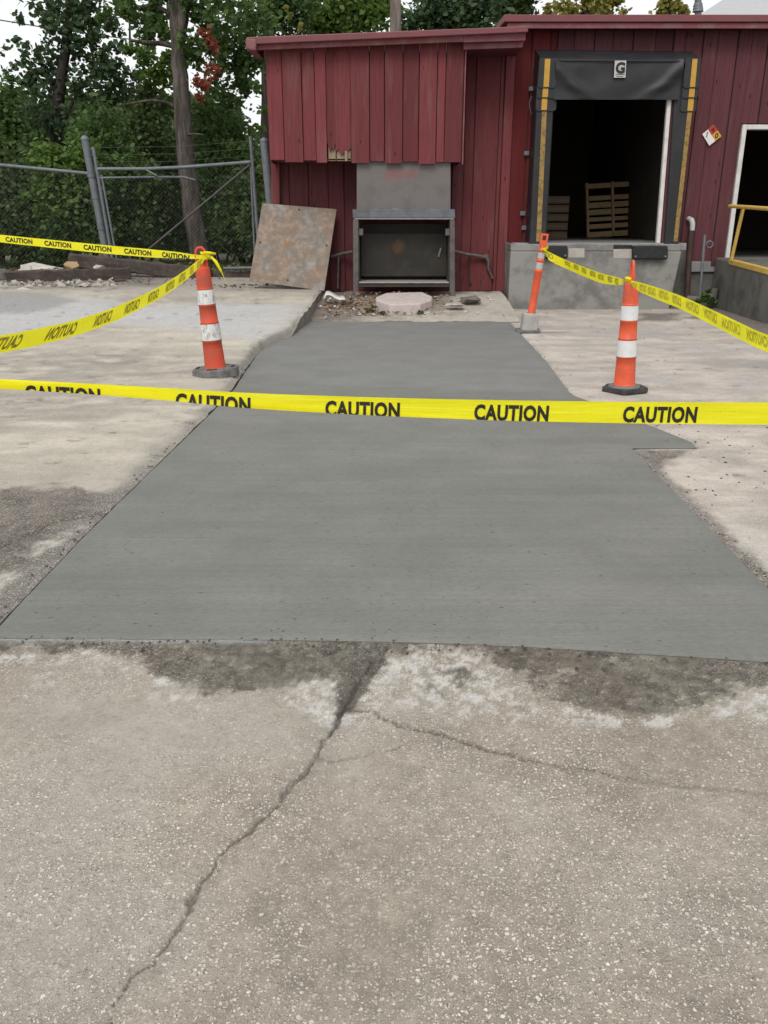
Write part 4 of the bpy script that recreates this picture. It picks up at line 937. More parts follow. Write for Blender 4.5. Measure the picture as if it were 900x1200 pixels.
tr = [D(114, 198, YFN-.05), D(170, 198, YFN-.1), D(215, 196, YFN-.15), D(255, 193, YFN-.2), D(294, 190, YFN-.3)]
m = MB(); m.tube(tr, .036, 10); m.build("top_rail", M["galv"], gate)
m = MB(); m.tube([D(117, 208.5, YFN-.05), D(185, 207.5, YFN-.1), D(215, 207.5, YFN-.1), D(229, 211, YFN-.1)], .024, 8); m.build("mid_rail", M["galv"], gate)
m = MB(); m.tube([D(171, 199, YFN-.12), D(184, 206, YFN-.15)], .018, 8); m.build("truss_clip", M["galv"], gate)
m = MB(); m.tube([D(293, 193, YFN-.32), D(172, 294, YFN-.1)], .024, 8); m.build("diagonal_brace", M["brace"], gate)
chain_link(g0b+Vector((0,0,.0)), g1b, D(115, 208, YFN-.05), D(295, 195, YFN-.3), .085, .0046).build("chain_link", M["wire"], gate)
strands(gate, D(116, 190, YFN-.05), D(294, 183, YFN-.3), 3, .14)
po = MB(); a = D(327, 320, 16.4); po.tube([Vector((a.x-.02, 16.4, GZ-.2)), D(309.5, 166, 16.4)], .075, 14); po.lathe([(.08,0), (.08,.03), (.02,.07)], 14, Matrix.Translation(D(309.5, 166, 16.4)))
tag(set_origin(po.build("gate_post", M["galv"]), (a.x, 16.4, GZ-.2)), "single fat grey steel post close against the shed's left corner", "post")

# ================================================================= TIMBERS AND RUBBLE
def timber(px0, py0, Ya, px1, py1, Yb, h, d, label, roll=0):
    a, b = D(px0, py0, Ya), D(px1, py1, Yb); ax = (b-a).normalized(); sd_ = Vector((0,1,0))-ax*ax.y; sd_.normalize(); up = ax.cross(sd_); 
    if up.z < 0: up = -up
    n = 14; m = MB(); vs = []; rows = []
    for i in range(n):
        t = i/(n-1); c = a.lerp(b, t); 
        for (u, v) in ((-1,-1), (0,-1.02), (1,-1), (1,0), (1,1), (0,1.03), (-1,1), (-1,0)):
            j = .022; vs.append(c+sd_*(u*d/2+random.uniform(-j, j))+up*(v*h/2+random.uniform(-j, j))+ax*(random.uniform(-.03, .03) if i in (0, n-1) else 0))
    m.add(vs, [(i*8+k, i*8+(k+1) % 8, (i+1)*8+(k+1) % 8, (i+1)*8+k) for i in range(n-1) for k in range(8)]+[tuple(reversed(range(8))), tuple(range((n-1)*8, n*8))])
    o = m.build("railroad_tie", M["tie"], None, .012, 1); set_origin(o, a-up*h/2)
    return tag(o, label, "timber", "old timbers along the fence")
timber(8, 327, 15.9, 152, 322, 16.6, .26, .24, "long dark timber lying nearest the pale rubble at far left")
timber(83, 304, 17.4, 246, 322, 17.0, .24, .24, "long dark timber lying aslant across the end of another, below the back tape")
timber(250, 324, 17.2, 300, 324, 17.0, .19, .2, "short dark timber end between the left cone and the leaning plate")
sx = MB(); sx.tube([D(262, 314.5, 17.0), D(300, 313.8, 16.8)], .03, 8); tag(set_origin(sx.build("steel_bar", M["blue_steel"]), D(262, 317, 17)), "thin bluish bar lying on the short timber by the plate", "bar")
def chunk(px, py, Y, w, h, mat, label, flat=1.0, group="rubble pieces by the fence"):
    c = D(px, py, Y); bm = bmesh.new()
    for k in range(14):
        v = Vector((random.gauss(0, 1), random.gauss(0, 1), random.gauss(0, 1))).normalized()
        bm.verts.new((v.x*w*.62*random.uniform(.75, 1), v.y*w*.5*random.uniform(.75, 1), v.z*h*.72*random.uniform(.7, 1)*flat))
    bmesh.ops.convex_hull(bm, input=bm.verts); bmesh.ops.delete(bm, geom=[v for v in bm.verts if not v.link_faces], context='VERTS')
    bmesh.ops.subdivide_edges(bm, edges=bm.edges, cuts=1, fractal=.3, along_normal=.2, seed=random.randint(0, 99))
    me = bpy.data.meshes.new("concrete_chunk"); bm.to_mesh(me); bm.free(); me.materials.append(mat)
    o = bpy.data.objects.new("concrete_chunk", me); link(o); o.location = c
    return tag(o, label, "rubble", group)
CL, CO = M["conc_lite"], M["conc_old"]
tanrock = grimy("tan stone", (.42,.30,.16), (.3,.2,.11), 8, .6, .9)
for a in ((48, 315, 16.9, .75, .30, CL, "big pale broken concrete lump, tallest of the heap behind the far-left timber"),
          (34, 319, 16.8, .4, .2, CL, "pale rubble lump between the far-left edge and the biggest lump"),
          (65, 320, 16.9, .42, .16, CL, "low pale rubble lump just right of the biggest lump"),
          (79, 320.5, 16.9, .32, .14, CL, "small pale rubble lump against the foot of the tan stone"),
          (83.5, 312, 17.0, .30, .23, tanrock, "tan yellowish stone standing among the grey rubble"),
          (118, 313.5, 17.2, .28, .12, CL, "small pale lump under the aslant timber"),
          (4, 322, 16.4, .42, .22, CO, "brownish broken lump at the far left edge of the rubble"),
          (28, 342.5, 14.6, .42, .13, CL, "pale flat slab fragment nearest the camera at far left"),
          (45, 342.5, 14.6, .38, .11, CL, "pale flat slab fragment touching the nearest one, to its right"),
          (58, 338, 15.0, .3, .12, CO, "brown flat fragment leaning on the far-left timber"),
          (75, 336, 15.2, .42, .12, CO, "long grey-brown flat fragment in front of the timber"),
          (90, 338, 15.0, .3, .10, CO, "brown flat fragment just left of the last dark one"),
          (101, 338, 15.0, .26, .09, M["dirt"], "dark flat fragment at the right end of the fragment row"),
          (20, 336, 15.2, .3, .13, CO, "brown lump at the left end of the far-left timber"),
          (132, 330, 16.0, .5, .08, M["dirt"], "dark flat board-like scrap where the two timbers meet")):
    chunk(*a)
# scrap beside the cabinet
chunk(533+0, 357.5, 13.5, .34, .05, CL, "thin pale flat fragment right of the eight-sided lid", 1, "rubble pieces by the cabinet")
chunk(548, 350, 13.9, .5, .12, CO, "grey weathered lump at the foot of the red wall right of the cabinet", 1, "rubble pieces by the cabinet")
m = MB(); nn = 9; pts = []
rows = [[D(379+ i*3.2, 350+ (1.5 if i in (0, 8) else -2-3*math.sin(i*.7+.4))-j*2.2, 13.65+j*.12) for i in range(nn)] for j in range(3)]
m.add([p for r_ in rows for p in r_], [(j*nn+i, j*nn+i+1, (j+1)*nn+i+1, (j+1)*nn+i) for j in range(2) for i in range(nn-1)], True)
o = m.build("metal_scrap", M["white"]); s_ = o.modifiers.new("t", 'SOLIDIFY'); s_.thickness = .012; set_origin(o, D(390, 352, 13.7)); tag(o, "curled pale sheet-metal scrap by the cabinet's left leg", "scrap")
def scatter_stuff(name, n, place, mat, size, flat=.5):
    vs = []; fs = []
    for k in range(n):
        p = place(); s = size()
        q = [Vector((random.uniform(-1,1), random.uniform(-1,1), random.uniform(0, 1)*flat*1.4)) for _ in range(4)]
        q = [Vector((1,0,0)), Vector((-.5,.85,0)), Vector((-.5,-.85,0)), Vector((.1,.1,flat*1.2)), Vector((-.6,.1,flat))]
        a = random.uniform(0, 6.28); ca, sa = math.cos(a), math.sin(a); j = random.uniform(.6, 1.3)
        b = len(vs)
        for v in q: vs.append((p[0]+(v.x*ca-v.y*sa*j)*s, p[1]+(v.x*sa+v.y*ca*j)*s, p[2]+v.z*s-.001))
        fs += [(b,b+1,b+4), (b,b+4,b+3), (b+1,b+2,b+4), (b+2,b,b+3), (b+2,b+3,b+4)]
    o = np_mesh(name, np.array(vs), np.array(fs), mat, None, False); tag(o, kind="stuff"); return o
def heap():
    r_ = random.random()
    px = random.uniform(14, 96) if r_ < .75 else random.uniform(96, 135); Y = random.uniform(16.4, 17.6); p = G(px, 330, .4); x = XA(px, Y, .4)
    return (x, Y, .40+random.uniform(0, .13)*max(0, 1-abs(px-52)/45))
scatter_stuff("rubble_bits", 420, heap, M["conc_lite"], lambda: random.choice((.02, .03, .05, .07, .10)), .75)
def heap2(): 
    px = random.uniform(-20, 135); Y = random.uniform(14.5, 15.9); return (XA(px, Y, .4), Y, .385)
scatter_stuff("rubble_crumbs", 150, heap2, M["patch"], lambda: random.choice((.015, .02, .03, .05, .08)), .6)
def in_slab():
    while 1:
        y = 1/random.uniform(1/9.0, 1/2.75); xl = float(lerp_pts(XLs, y)); xr = float(x_slab_r(np.array(y))); x = random.uniform(xl+.05, xr-.05)
        if fbm(np.array(x*1.3), np.array(y*1.3), 3, 601) > random.uniform(-.25, .35): return (x, y, .007)
scatter_stuff("cement_crumbs", 900, in_slab, M["crumb"], lambda: random.choice((.0018,.002,.0025,.003,.004))*random.uniform(.7, 1.1))
def on_right():
    while 1:
        y = random.uniform(2.9, 6.5); x = float(x_slab_r(np.array(y)))+abs(random.gauss(0, .9)); 
        if x < y*.6+.6: return (x, y, -.004)
scatter_stuff("dirt_crumbs", 360, on_right, M["crumb"], lambda: random.choice((.004,.006,.008,.014))*random.uniform(.7, 1.2))
def on_front():
    x = random.uniform(-1.7, 1.9); return (x, float(Yf(np.array(x)))-abs(random.gauss(0, .05))+.02, -.006+.004)
scatter_stuff("edge_crumbs", 420, on_front, M["crumb"], lambda: random.choice((.002,.003,.004,.006,.010))*random.uniform(.7, 1.2), .7)
def on_sides():
    y = 1/random.uniform(1/12.0, 1/2.8); e = abs(random.gauss(0, .035))
    if random.random() < .5: return (float(lerp_pts(XLs, y))-.01-e, y, .002+float(apron_z(y))*min(1, e/.07)*.8)
    return (float(x_slab_r(np.array(y)))+.01+e, y, -.004)
scatter_stuff("side_crumbs", 260, on_sides, M["crumb"], lambda: random.choice((.002,.003,.004,.006,.009)), .7)
def on_fore():
    y = 1/random.uniform(1/2.7, 1/1.0); return (random.uniform(-.8, .8)*(y+.3), y, -.008)
scatter_stuff("loose_grit", 260, on_fore, M["conc_old"], lambda: random.choice((.002,.003,.004,.006)), .7)
def on_bed():
    while 1:
        y = random.uniform(YB+.1, 14.4); x = random.uniform(float(lerp_pts(XLa, y)), RBX1-.1); 
        if x < .9 or random.random() < .35: return (x, y, float(bed_z(x, y))+.02)
scatter_stuff("gravel", 240, on_bed, M["conc_lite"], lambda: random.choice((.008,.01,.014,.02,.035)), .7)
def on_back():
    x = random.uniform(-9, -1.9); return (x, random.uniform(14.8, 18.4) if x < -3 else random.uniform(14.2, 15.0), .395)
scatter_stuff("gravel_strip", 700, on_back, M["dirt"], lambda: random.choice((.006,.008,.012,.02,.035)), .6)
def leaves_on_ground(name, n, place, mat, size):
    vs = []; fs = []
    for k in range(n):
        p = Vector(place()); s = size(); e = Matrix.Rotation(random.uniform(0, 6.28), 3, 'Z') @ Matrix.Rotation(random.uniform(-.9, .9), 3, 'X') @ Matrix.Rotation(random.uniform(-.5, .5), 3, 'Y')
        b = len(vs)
        for v in ((-1,0,0), (-.1,.45,.12), (1,0,.1), (-.1,-.45,.15)): vs.append(p+e @ (Vector(v)*s))
        fs += [(b,b+1,b+2,b+3)]
    o = np_mesh(name, np.array([tuple(v) for v in vs]), np.array(fs), mat, None, False); tag(o, kind="stuff"); return o
def lit():
    while 1:
        x = random.gauss(-.35, .75); y = random.uniform(13.1, 14.6); xl = float(lerp_pts(XLa, y))
        if xl+.05 < x < 1.2: return (x, y, float(bed_z(x, y))+random.uniform(.02, .07))
leaves_on_ground("leaf_litter", 480, lit, M["litter"], lambda: random.uniform(.025, .06))
leaves_on_ground("dry_leaves", 900, lambda: (random.uniform(-10, -2.2), random.uniform(18, 22), GZ+random.uniform(.0, .08)), M["litter"], lambda: random.uniform(.03, .08))

# ================================================================= TREES
def leaf_mesh(name, blobs, mat, parent, size, per=1.0, droop=.5, kind=None, yjit=1.0):
    """blobs: (px, py, r_px, Y, n): leaf faces spread in clumps through each blob's volume"""
    cs = []; 
    for px, py, rp, Y, n in blobs:
        c = D(px, py, Y); dep = Y*CT-(c.z-CAM_H)*ST; r = rp*dep/F; n = int(n*per); k = max(3, n//28)
        d = np.random.normal(size=(k, 3)); d /= np.linalg.norm(d, axis=1)[:, None]; d *= (np.random.rand(k, 1)**.42)*r
        d[:, 1] *= yjit
        cl = np.array(c)[None, :]+d; idx = np.random.randint(0, k, n)
        spread = np.minimum(.42*r, .34); p = cl[idx]+np.random.normal(size=(n, 3))*spread*.62
        cs.append(np.concatenate([p, np.random.rand(n, 1)*.55+np.random.rand(k, 1)[idx]*.45], 1))
    P = np.concatenate(cs); n = len(P); s = size*(.6+.8*np.random.rand(n, 1))
    a = np.random.rand(n)*2*np.pi; dirv = np.stack([np.cos(a), np.sin(a), -droop+(np.random.rand(n)-.5)*1.2], 1); dirv /= np.linalg.norm(dirv, axis=1)[:, None]
    rnd = np.random.normal(size=(n, 3)); side = np.cross(dirv, rnd); side /= np.linalg.norm(side, axis=1)[:, None]+1e-9; nr = np.cross(dirv, side)
    c = P[:, :3]
    pts = [c-dirv*s*.55, c-dirv*s*.1+side*s*.42+nr*s*.10, c+dirv*s*.25+side*s*.30+nr*s*.08, c+dirv*s*.62, c+dirv*s*.25-side*s*.30+nr*s*.08, c-dirv*s*.1-side*s*.42+nr*s*.10]
    v = np.stack(pts, 1).reshape(-1, 3); i = np.arange(n)*6
    f = np.concatenate([np.stack([i, i+1, i+2, i+3], 1), np.stack([i, i+3, i+4, i+5], 1)])
    o = np_mesh(name, v, f, mat, parent, False, {"rnd": np.repeat(P[:, 3], 6)})
    if parent is not None: o.matrix_parent_inverse = parent_world(parent).inverted()
    if kind: tag(o, kind=kind)
    return o
def limb(parent, pts, r0, r1, mat, name="limb", seg=8):
    P = [D(*p) for p in pts]; Q = []; n = len(P)
    for i in range(n-1):
        p0, p1, p2, p3 = P[max(i-1, 0)], P[i], P[i+1], P[min(i+2, n-1)]
        for k in range(4):
            t = k/4; Q.append(.5*((2*p1)+(p2-p0)*t+(2*p0-5*p1+4*p2-p3)*t*t+(3*p1-p0-3*p2+p3)*t**3)+Vector((random.uniform(-1,1), random.uniform(-1,1), 0))*r0*.06)
    Q.append(P[-1]); m = MB(); N = len(Q); m.tube(Q, [r0+(r1-r0)*i/(N-1) for i in range(N)], seg); return m.build(name, mat, parent)
def tree(name, label, group, base, trunk, limbs, blobs, leaf, bark, size, cat="tree", dens=1.0):
    t = thing(name, label, cat, D(*base), group)
    if trunk: limb(t, *trunk, bark, "trunk", 12)
    for l in limbs: limb(t, *l, bark)
    leaf_mesh("crown", blobs, leaf, t, size, dens); return t
TG = "trees behind the fence"; YT = 21.6
big = tree("broadleaf_tree", "tall tree with the thick ridged bare trunk rising behind the gate", TG, (236, 300, YT),
    ([(238, 310, YT), (230, 275, YT), (222, 220, YT), (215, 150, YT), (211, 90, YT), (207, 30, YT), (204, -60, YT), (203, -160, YT)], .27, .12),
    [([(203, 22, YT), (195, 14, YT), (180, 7, YT), (163, 9, YT), (148, 11, YT), (135, 18, YT), (119, 33, YT)], .065, .02),
     ([(208, 55, YT), (190, 51, YT), (170, 50, YT-.5), (152, 47, YT-.8)], .07, .03),
     ([(209, 35, YT), (216, 5, YT), (226, -40, YT), (240, -110, YT)], .20, .08),
     ([(213, 130, YT), (198, 122, YT), (178, 118, YT-.5), (148, 122, YT-1)], .06, .02), ([(216, 158, YT), (228, 157, YT-.4), (240, 158, YT-.4)], .03, .01),
     ([(208, 60, YT), (226, 58, YT+.4), (248, 56, YT+.6), (275, 48, YT+.5)], .06, .02)],
    [(252, 18, 36, YT, 900), (290, 30, 34, YT+1, 800), (240, 60, 26, YT, 500), (268, 62, 30, YT+1, 800), (298, 78, 22, YT+1, 300), (262, 100, 28, YT+1, 600), (286, 104, 16, YT+1, 150),
     (165, 22, 20, YT, 260), (150, 8, 18, YT, 240), (176, 40, 14, YT, 120), (180, 8, 14, YT, 160), (128, 26, 12, YT, 110), (224, 15, 16, YT, 200), (190, -30, 40, YT, 700), (260, -40, 50, YT, 900), (309, 130, 8, YT, 26), (303, 150, 6, YT, 18)], M["leaf"], M["bark"], .125, dens=.62)
leaf_mesh("light_leaves", [(178, 32, 14, YT+2, 260), (170, 60, 18, YT+2, 260), (188, 84, 20, YT+2, 420), (200, 66, 12, YT+2, 150), (195, 40, 12, YT+2, 160)], M["leaf_lt"], big, .12, .8)
leaf_mesh("red_leaves", [(247, 42, 11, YT-1.2, 70), (254, 55, 11, YT-1.2, 75), (240, 90, 14, YT-1.2, 90), (233, 98, 8, YT-1.5, 70), (250, 84, 7, YT-1.5, 50), (236, 115, 8, YT-1.5, 40)], M["leaf_red"], big, .085, .8)
YL = 23.5
tree("cottonwood_tree", "tall loose-leaved tree with sky gaps standing left of the bare trunk", TG, (70, 310, YL),
    ([(68, 315, YL), (70, 230, YL), (66, 150, YL), (74, 80, YL), (82, 10, YL), (88, -80, YL)], .20, .08),
    [([(68, 160, YL), (85, 120, YL), (105, 90, YL), (130, 50, YL)], .06, .02), ([(70, 120, YL), (55, 90, YL), (40, 60, YL)], .05, .02), ([(152, 55, YL+.5), (152, 30, YL+.5), (150, 0, YL+.5)], .03, .02)],
    [(72, 18, 30, YL, 620), (95, 30, 26, YL, 480), (52, 10, 20, YL, 230), (108, 8, 18, YL, 240), (70, 52, 28, YL, 560), (100, 62, 28, YL, 520), (40, 62, 14, YL, 150), (48, 84, 26, YL, 480), (116, 90, 24, YL, 430), (35, 100, 18, YL, 240),
     (70, 104, 22, YL, 320), (130, 64, 14, YL, 170), (146, 60, 10, YL, 90), (140, 88, 18, YL, 260), (96, 118, 22, YL, 360), (45, 120, 28, YL, 600), (128, 118, 20, YL, 320), (22, 16, 10, YL, 55), (16, 48, 8, YL, 32), (116, 40, 16, YL, 150), (148, 16, 14, YL, 120), (140, 110, 20, YL, 300), (125, 30, 16, YL, 170), (30, 84, 14, YL, 150), (14, 84, 10, YL, 70), (60, 130, 24, YL, 400), (152, 90, 14, YL+1, 150), (70, -60, 50, YL, 1100), (30, -20, 20, YL, 150)],
    M["leaf_cool"], M["bark_dk"], .125, dens=.5)
tree("young_tree", "dark bushy young tree cut by the photo's left edge above the rail", TG, (2, 310, 22),
    ([(0, 315, 22), (2, 220, 22), (-2, 120, 22)], .12, .04), [([(12, 150, 22), (26, 170, 21.5), (27, 180, 21.5)], .02, .01)],
    [(-10, 120, 28, 22, 500), (6, 140, 24, 22, 520), (14, 168, 26, 22, 600), (-20, 170, 40, 22, 700), (3, 58, 6, 22, 16), (10, 96, 9, 22, 40)], M["leaf"], M["bark_dk"], .12, dens=1.0)
BG = "bushes behind the fence"
def bush(label, blobs, leaf, size=.105):
    px, py, rp, Y, n = blobs[0]; b = D(px, 306, Y); t = thing("bush", label, "bush", (b.x, Y, GZ), BG)
    for k in range(4):
        q = blobs[k % len(blobs)]; limb(t, [(px+(k-1.5)*6, 312, Y), ((px+q[0])/2+(k-1.5)*8, 270, Y), (q[0]+(k-1.5)*10, q[1], q[3])], .04, .012, M["bark_dk"], "stem", 6)
    leaf_mesh("foliage", blobs, leaf, t, size)
bush("wide dark bush at the left edge behind the sloping rail", [(10, 230, 40, 20.8, 2000), (-30, 240, 45, 20.8, 1500), (20, 275, 40, 20.6, 1600), (45, 205, 30, 21.2, 1100)], M["leaf_dk"])
bush("bright green bush showing over the rail left of the leaning post", [(60, 195, 24, 20.4, 900), (85, 208, 24, 20.6, 900), (72, 240, 30, 20.4, 1200), (100, 180, 20, 21, 500)], M["leaf_lt"], .10)
bush("dense mid-green bush behind the leaning terminal post", [(120, 165, 34, 21.8, 1500), (95, 260, 40, 20.6, 1700), (140, 215, 36, 21.5, 1700), (60, 285, 30, 20.3, 900), (110, 230, 34, 21, 1200)], M["leaf"])
bush("tall dark bush filling the gate's left half", [(165, 160, 36, 23.5, 1700), (160, 235, 38, 22.8, 2000), (150, 278, 34, 21.4, 1400), (195, 200, 34, 24.5, 1400), (178, 120, 24, 24, 800), (205, 260, 34, 24, 1500)], M["leaf_dk"])
bush("tall green bush right of the bare trunk behind the gate", [(262, 160, 34, 24.2, 1700), (245, 130, 24, 24.6, 700), (272, 200, 34, 24, 1700), (284, 185, 18, 23, 600), (255, 240, 34, 24, 1500)], M["leaf"])
bush("low dark bush between the diagonal brace and the shed post", [(290, 235, 32, 22.2, 1600), (275, 268, 28, 22, 1100), (306, 260, 26, 20.5, 900), (312, 205, 18, 21, 450), (320, 290, 20, 20, 400)], M["leaf_dk"])
woods = [(px, py, 44, 33+random.uniform(-2, 3), 1900) for py, rng_ in ((165, range(-80, 250, 36)), (200, range(-80, 330, 34)), (240, range(-80, 350, 34)), (280, range(-80, 350, 34))) for px in rng_]
woods += [(px, 138, 24, 34, 420) for px in (-40, 20, 60, 165, 190, 225)] + [(px, 165, 24, 33, 600) for px in (262,)]
leaf_mesh("dense_woods", woods, M["leaf_dk"], None, .21, 1.25, .5, "stuff")
RG = "trees behind the shed roof"
def rtree(label, tx, blobs, leaf, Y, size, r=.2):
    t = thing("broadleaf_tree", label, "tree", D(tx, 330, Y), RG); limb(t, [(tx, 330, Y), (tx, 150, Y), (tx+1, 30, Y), (tx-1, -60, Y)], r, r*.6, M["bark_dk"], "trunk", 10)
    for q in blobs[:4]: limb(t, [(tx, q[1]+30, Y), ((tx+q[0])/2, q[1]+12, Y), (q[0], q[1], Y)], .05, .015, M["bark_dk"])
    leaf_mesh("crown", blobs, leaf, t, size); return t
rt = rtree("tree with a dark trunk and a few yellow leaves over the shed's left end", 313, [(318, 10, 22, 27, 420), (340, 20, 26, 27.5, 700), (300, 30, 18, 27, 260), (345, -10, 26, 27, 500), (306, 62, 16, 27, 200), (302, 106, 10, 27, 50)], M["leaf"], 27, .135, .22)
leaf_mesh("yellow_leaves", [(308, 7, 4, 26, 16), (338, 14, 5, 26, 16), (352, 30, 4, 26, 10), (322, 22, 3, 26, 6)], M["leaf_yel"], rt, .13)
rtree("green tree over the shed roof left of the utility pole", 405, [(372, 18, 26, 29, 900), (402, 8, 28, 29, 1000), (430, 20, 26, 29, 900), (395, 36, 24, 29, 700), (450, 5, 18, 29, 380), (365, 42, 18, 29, 400)], M["leaf_lt"], 29, .135)
rtree("dark green tree over the shed roof right of the utility pole", 540, [(500, 14, 24, 31, 700), (530, 8, 28, 31, 1100), (556, 16, 26, 31, 900), (515, 34, 24, 31, 800), (550, 38, 22, 31, 600), (480, 26, 16, 31, 240), (575, 5, 18, 31, 400)], M["leaf_cool"], 31, .145)
rtree("darkest tree at the step between the two roofs", 600, [(586, 6, 20, 33, 620), (606, 4, 18, 33, 560), (594, 24, 16, 33, 360), (618, 2, 11, 33, 160), (610, -20, 24, 33, 600)], M["leaf_dk"], 33, .16)
rtree("yellowing tree peeping over the main roof beside the darkest tree", 685, [(655, 16, 16, 42, 280), (680, 9, 20, 42, 420), (705, 8, 18, 42, 340), (720, 14, 12, 42, 170), (640, 16, 8, 42, 70), (690, -6, 12, 42, 130), (690, 22, 26, 42, 400)], M["leaf_yel"], 42, .19)
rtree("small yellowing treetop over the main roof left of the vent stack", 782, [(775, 12, 12, 42, 190), (790, 8, 11, 42, 150), (782, -2, 8, 42, 80), (800, 12, 7, 42, 60), (782, 24, 14, 42, 160)], M["leaf_yel"], 42, .19)
pole = MB(); a = D(464, 330, 24); pole.tube([Vector((a.x, 24, 0)), D(463.5, 60, 24), D(463.3, -80, 24)], [.17, .15, .13], 14)
tag(set_origin(pole.build("utility_pole", M["pole"]), (a.x, 24, 0)), "weathered grey wooden utility pole standing behind the shed roof", "pole")
m = MB(); q = [D(-250, -8, 29), D(-100, 10, 30), D(0, 23.5, 31), D(45, 31, 32), D(120, 42, 33), D(300, 64, 36)]; m.tube(q, .018, 6)
tag(set_origin(m.build("power_line", M["print"]), q[0]), "thin dark overhead wire crossing the sky at upper left", "cable")
vent = thing("vent_stack", "ribbed grey metal vent stack above the main roof", "vent", D(818, 30, 20))
m = MB(); vb = D(818, 60, 20); vt = D(818, -12, 20); m.tube([vb, vt], .07, 14); m.build("pipe", M["galv"], vent)
for k in range(3):
    c = D(818, 12-k*3.2, 20); mm = MB(); mm.lathe([(.115-.008*k, -.03), (.10-.008*k, .03)], 16, Matrix.Translation(c)); mm.build("collar", M["galv"], vent)
wh = thing("far_warehouse", "far pale building with a grey shingled roof at the upper right corner", "building", (20, 45, 0))
p0, p1 = D(822, 19, 40), D(862, -2, 44)
m = MB(); sl = (p1.z-p0.z)/(p1.y-p0.y)
A = [D(800, 30, 40), D(1300, 30, 40), D(1300, -30, 52), D(868, -14, 52)]
m.add(A+[v+Vector((0,0,-.25)) for v in A], [(0,1,2,3), (7,6,5,4), (0,4,5,1), (1,5,6,2), (2,6,7,3), (3,7,4,0)]); m.build("roof", M["roofing"], wh)
m = MB(); m.box(A[0].x+.6, A[1].x-.6, 40.6, 51, 0, A[0].z-.2); m.build("wall", M["white"], wh)
# plants
def weeds(name, label, spots, n, h, leaf, loc):
    vs = []; P = []
    t = thing(name, label, "plant", loc)
    leaf_mesh("leaves", [(px, py, r, Y, n) for px, py, r, Y in spots], leaf, t, h)
weeds("weeds", "low green weeds in the corner under the thin upright pipe", [(823, 349, 5, 14.5), (834, 352, 5, 14.4), (818, 353, 3.5, 14.3), (829, 345, 4, 14.6)], 60, .07, M["leaf"], D(825, 356, 14.4))
weeds("weeds", "mossy weeds at the broken slab edge beside the orange post", [(594, 374, 2.2, 13.4), (596, 368, 2, 13.8)], 40, .04, M["leaf_dk"], D(595, 378, 13.5))
weeds("weeds", "small weed tuft at the left of the eight-sided lid", [(437, 362, 3.5, 13.4), (429, 364, 2.5, 13.3), (448, 367, 2, 13.2), (492, 367, 2.5, 13.2)], 45, .045, M["leaf"], D(437, 366, 13.4))
def grass():
    n = 9000; x = np.random.uniform(-11, -1.5, n); y = np.random.uniform(18.2, 24, n); g = fbm(x*.6, y*.6, 4, 701); k = g > -.1; x, y = x[k], y[k]; n = len(x)
    h = np.random.uniform(.04, .16, n); a = np.random.rand(n)*6.28; w = .012; dx, dy = np.cos(a)*w, np.sin(a)*w; z = np.full(n, GZ-.02)
    lx, ly = np.random.normal(size=n)*.05, np.random.normal(size=n)*.05
    v = np.stack([np.stack([x-dx, y-dy, z], 1), np.stack([x+dx, y+dy, z], 1), np.stack([x+lx, y+ly, z+h], 1)], 1).reshape(-1, 3); i = np.arange(n)*3
    tag(np_mesh("grass", v, np.stack([i, i+1, i+2], 1), M["grass"], None, False, {"rnd": np.repeat(np.random.rand(n), 3)}), kind="stuff")
grass()

# ================================================================= CONES
def poly_base(parent, kind, mat, zc):
    m = MB()
    if kind == 'oct':
        a0 = R(22); P = [(.235*math.cos(a0+k*math.pi/4)*1.0, .225*math.sin(a0+k*math.pi/4)) for k in range(8)]
        m.prism(P, -.02, .075); b = m.build("base", mat, parent, .014, 2)
        for k in (1, 3, 5, 7):
            a = a0+k*math.pi/4+.39; mm = MB(); Mx = Matrix.Translation((.175*math.cos(a), .165*math.sin(a), 0)) @ Matrix.Rotation(a+math.pi/2, 4, 'Z'); mm.box(-.05, .05, -.012, .012, .0755, .083, Mx); mm.build("grip_ridge", M["rubber"], b)
    else:
        a0 = R(12); P = [(.30*math.cos(a0+k*math.pi/2)*.86, .30*math.sin(a0+k*math.pi/2)*.86) for k in range(4)]
        P = [(-.215, .02), (-.05, -.19), (.215, -.09), (.195, .09), (.05, .195), (-.13, .17)]
        m.prism(P, 0, .05); b = m.build("base", mat, parent, .012, 2)
        m = MB(); m.lathe([(.155, .0505), (.15, .062), (.12, .066)], 24); m.build("base_collar", M["rubber_grey"], b)
    return b
